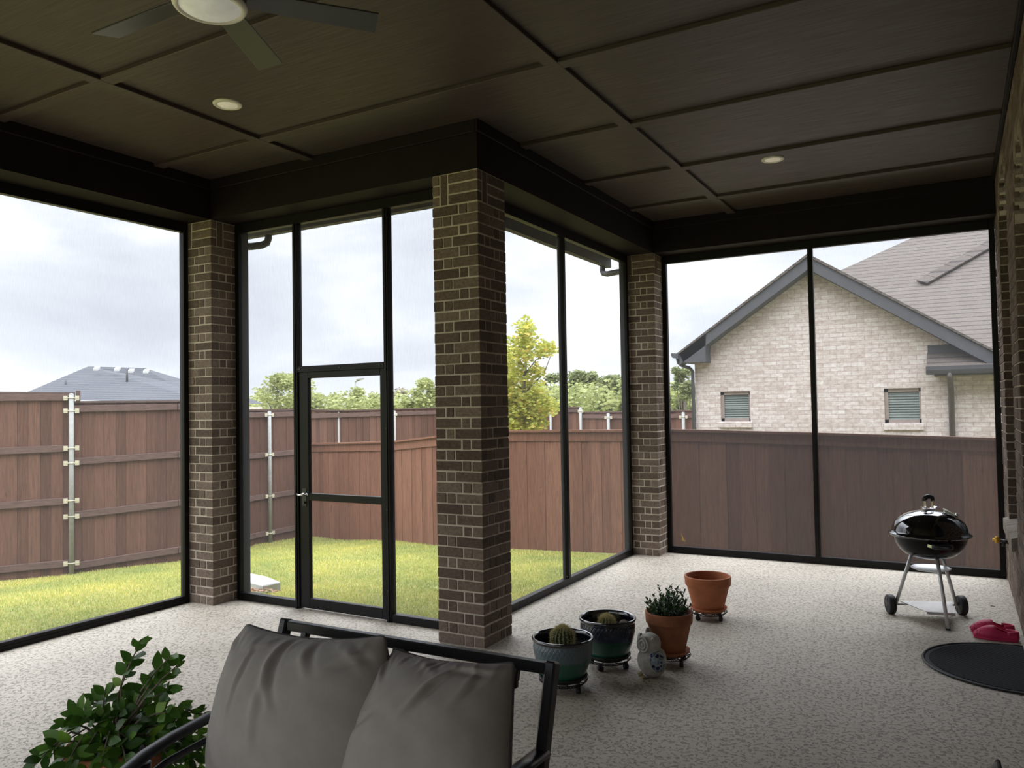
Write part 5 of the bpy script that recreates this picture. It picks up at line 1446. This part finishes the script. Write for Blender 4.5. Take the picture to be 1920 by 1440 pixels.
# patio chair by the wall, only the tip of its cushion shows
pc = empty('patio_chair', (0.1, 2.05, 0), 'black metal patio chair frame at the bottom right edge, under a grey cushion', 'chair')
for y in (1.74, 2.36):
    MB().tube([(0.24,y,0.0),(0.22,y,0.42),(0.27,y,0.72)], 0.014, 8).build('back_post', M['black'], pc)
    MB().tube([(-0.38,y,0.0),(-0.36,y,0.40)], 0.014, 8).build('front_leg', M['black'], pc)
MB().box(-0.38,1.74,0.37,0.24,2.36,0.40).build('seat_panel', M['black'], pc, bevel=0.004)
pillow('back_cushion', (0.065,2.345,0.800), (0.065,1.76,0.800), (-0.04,2.34,0.42), (-0.04,1.76,0.42), 0.17, 'grey cushion corner with piping at the bottom right edge of the view', 'cushion', F2, 5)

# ------------------------------------------------------------------ potted shrub left
sx_, sy_ = -2.90, 1.93
sp = terra(sx_, sy_, 0.0, 0.430, 0.175, 0.115, M['terracotta_old'], 'terracotta pot at the bottom left behind the loveseat arm', 0.05)
sh = empty('potted_shrub', (sx_,sy_,0.38), 'glossy green leafed shrub growing in the pot behind the loveseat arm', 'shrub')
st = MB(); lf = MB(); c0 = Vector((sx_,sy_,0.385))
tips = [(262,1206,3.05,1),(318,1232,3.0,1),(300,1262,3.05,.9),(240,1245,3.1,.9),(335,1245,3.0,.7),(196,1298,3.05,1),(176,1312,3.1,.8),(140,1336,3.0,1),(155,1345,2.95,1),(118,1358,3.0,.8),(318,1292,3.05,1),(300,1300,3.1,1),(285,1285,3.15,.9),(318,1335,3.0,1),(296,1330,3.1,.9),(90,1405,2.9,1),(100,1412,3.0,1),(62,1436,2.85,1),(230,1330,3.05,1),(250,1345,3.1,1),(215,1350,3.15,1),(270,1355,3.1,1),(190,1345,3.0,.9),
        (235,1300,3.2,1),(255,1320,3.2,1),(205,1375,3.0,1),(240,1385,2.95,1),(180,1385,3.0,1),(165,1400,2.95,1),(150,1430,2.9,1),(210,1410,2.9,1),(255,1400,3.05,1),(190,1430,2.85,1),(280,1375,3.2,1),(380,1338,3.3,.8),(400,1345,3.35,.7),(372,1330,3.3,.6),(340,1358,3.2,1),(310,1365,3.15,1),(345,1392,3.25,1),(370,1400,3.3,.9),(392,1385,3.3,.8),(398,1410,3.35,.9),(355,1425,3.2,1),(375,1432,3.25,1),(330,1432,3.15,1),(310,1405,3.1,1),(402,1432,3.3,.9),(290,1440,3.0,1),(240,1440,2.85,1),(120,1445,2.85,1),(340,1450,3.1,1),(325,1475,3.1,1),(370,1470,3.2,1),(90,1470,2.85,1)]
for (px, py, D, sc_) in tips:
    tpt = pd(px, py, D)
    if tpt.z < 0.42 and (tpt-c0).xy.length < 0.2: tpt.z = 0.47
    mid = c0.lerp(tpt, 0.5)+Vector((random.uniform(-.02,.02), random.uniform(-.02,.02), 0.05 if tpt.z > 0.45 else 0.10))
    b0_ = c0+Vector((random.uniform(-.03,.03), random.uniform(-.03,.03), 0))
    pts = [b0_, b0_.lerp(mid, .5)+Vector((0,0,0.02)), mid, mid.lerp(tpt, .5)+Vector((0,0,0.008)), tpt]
    st.tube(pts, [0.006,0.005,0.004,0.003,0.002], 6)
    ax_ = (tpt-mid).normalized(); nl = 8
    for j in range(nl):
        u = j/(nl-1); p = mid.lerp(tpt, 0.25+0.75*u); b2 = j*2.3+px
        x_, y_, _ = frame_of(ax_); o_ = x_*math.cos(b2)+y_*math.sin(b2)
        d_ = (o_*(1.0-0.35*u)+ax_*(0.25+0.7*u)); d_.z = d_.z*0.7+0.10
        L = random.uniform(0.058,0.084)*sc_*(1.0 if u < 0.85 else 0.8)
        leaf(lf, p, d_, Vector((0.45+random.uniform(-.4,.4), -0.75+random.uniform(-.4,.4), 0.75)), L, L*random.uniform(0.50,0.62), 0.10, random.uniform(0.0,0.2))
st.build('branches', M['bark'], sh); lf.build('leaves', M['leaf_shrub'], sh)

# ------------------------------------------------------------------ world, camera
w = bpy.data.worlds.new('overcast_sky'); SC.world = w; w.use_nodes = True; nt = w.node_tree; nt.nodes.clear()
out = nd(nt, 'ShaderNodeOutputWorld'); bg = nd(nt, 'ShaderNodeBackground'); tc = nd(nt, 'ShaderNodeTexCoord')
mp = nd(nt, 'ShaderNodeMapping'); mp.inputs['Scale'].default_value = (1,1,2.6); nt.links.new(tc.outputs['Generated'], mp.inputs[0])
n1 = noise(nt, mp.outputs[0], 2.3, 5, 0.55, 0.4)
r1 = ramp(nt, [(0.30,(0.50,0.54,0.61)), (0.46,(0.61,0.65,0.715)), (0.60,(0.80,0.83,0.88)), (0.74,(0.94,0.96,0.98))]); nt.links.new(n1.outputs['Fac'], r1.inputs['Fac'])
sx3 = nd(nt, 'ShaderNodeSeparateXYZ'); nt.links.new(tc.outputs['Generated'], sx3.inputs[0])
mr = nd(nt, 'ShaderNodeMapRange'); mr.interpolation_type = 'SMOOTHSTEP'
mr.inputs['From Min'].default_value = 0.28; mr.inputs['From Max'].default_value = 0.75; mr.inputs['To Min'].default_value = 1.0; mr.inputs['To Max'].default_value = 6.2
nt.links.new(sx3.outputs['Z'], mr.inputs['Value'])
ml = nd(nt, 'ShaderNodeMath', operation='MULTIPLY'); ml.inputs[1].default_value = 1.42
nt.links.new(mr.outputs[0], ml.inputs[0]); nt.links.new(ml.outputs[0], bg.inputs['Strength'])
nt.links.new(r1.outputs['Color'], bg.inputs['Color']); nt.links.new(bg.outputs[0], out.inputs['Surface'])

cam = bpy.data.cameras.new('camera'); co = bpy.data.objects.new('camera', cam); COL.objects.link(co)
r_ = Vector((0.8706,0.4916,-0.01706)); f_ = Vector((-0.4915,0.8704,0.0292))
yaw, pitch, roll = 0.514013902, 0.0292027271, -0.0170934846
fw = Vector((-math.sin(yaw)*math.cos(pitch), math.cos(yaw)*math.cos(pitch), math.sin(pitch))); rt = Vector((math.cos(yaw), math.sin(yaw), 0)); up_ = rt.cross(fw)
r2 = rt*math.cos(roll)+up_*math.sin(roll); u2 = -rt*math.sin(roll)+up_*math.cos(roll)
co.matrix_world = Matrix(((r2.x,u2.x,-fw.x,0),(r2.y,u2.y,-fw.y,0),(r2.z,u2.z,-fw.z,1.70820842),(0,0,0,1)))
cam.sensor_width = 36; cam.sensor_fit = 'HORIZONTAL'; cam.lens = 36*1475.17858/1920; cam.clip_start = 0.05; cam.clip_end = 600
SC.camera = co
vs = SC.view_settings; vs.view_transform = 'Standard'; vs.look = 'None'; vs.exposure = 0.18; vs.gamma = 1.0; vs.use_curve_mapping = False
SC.cycles.max_bounces = 10; SC.cycles.diffuse_bounces = 5; SC.cycles.transparent_max_bounces = 12
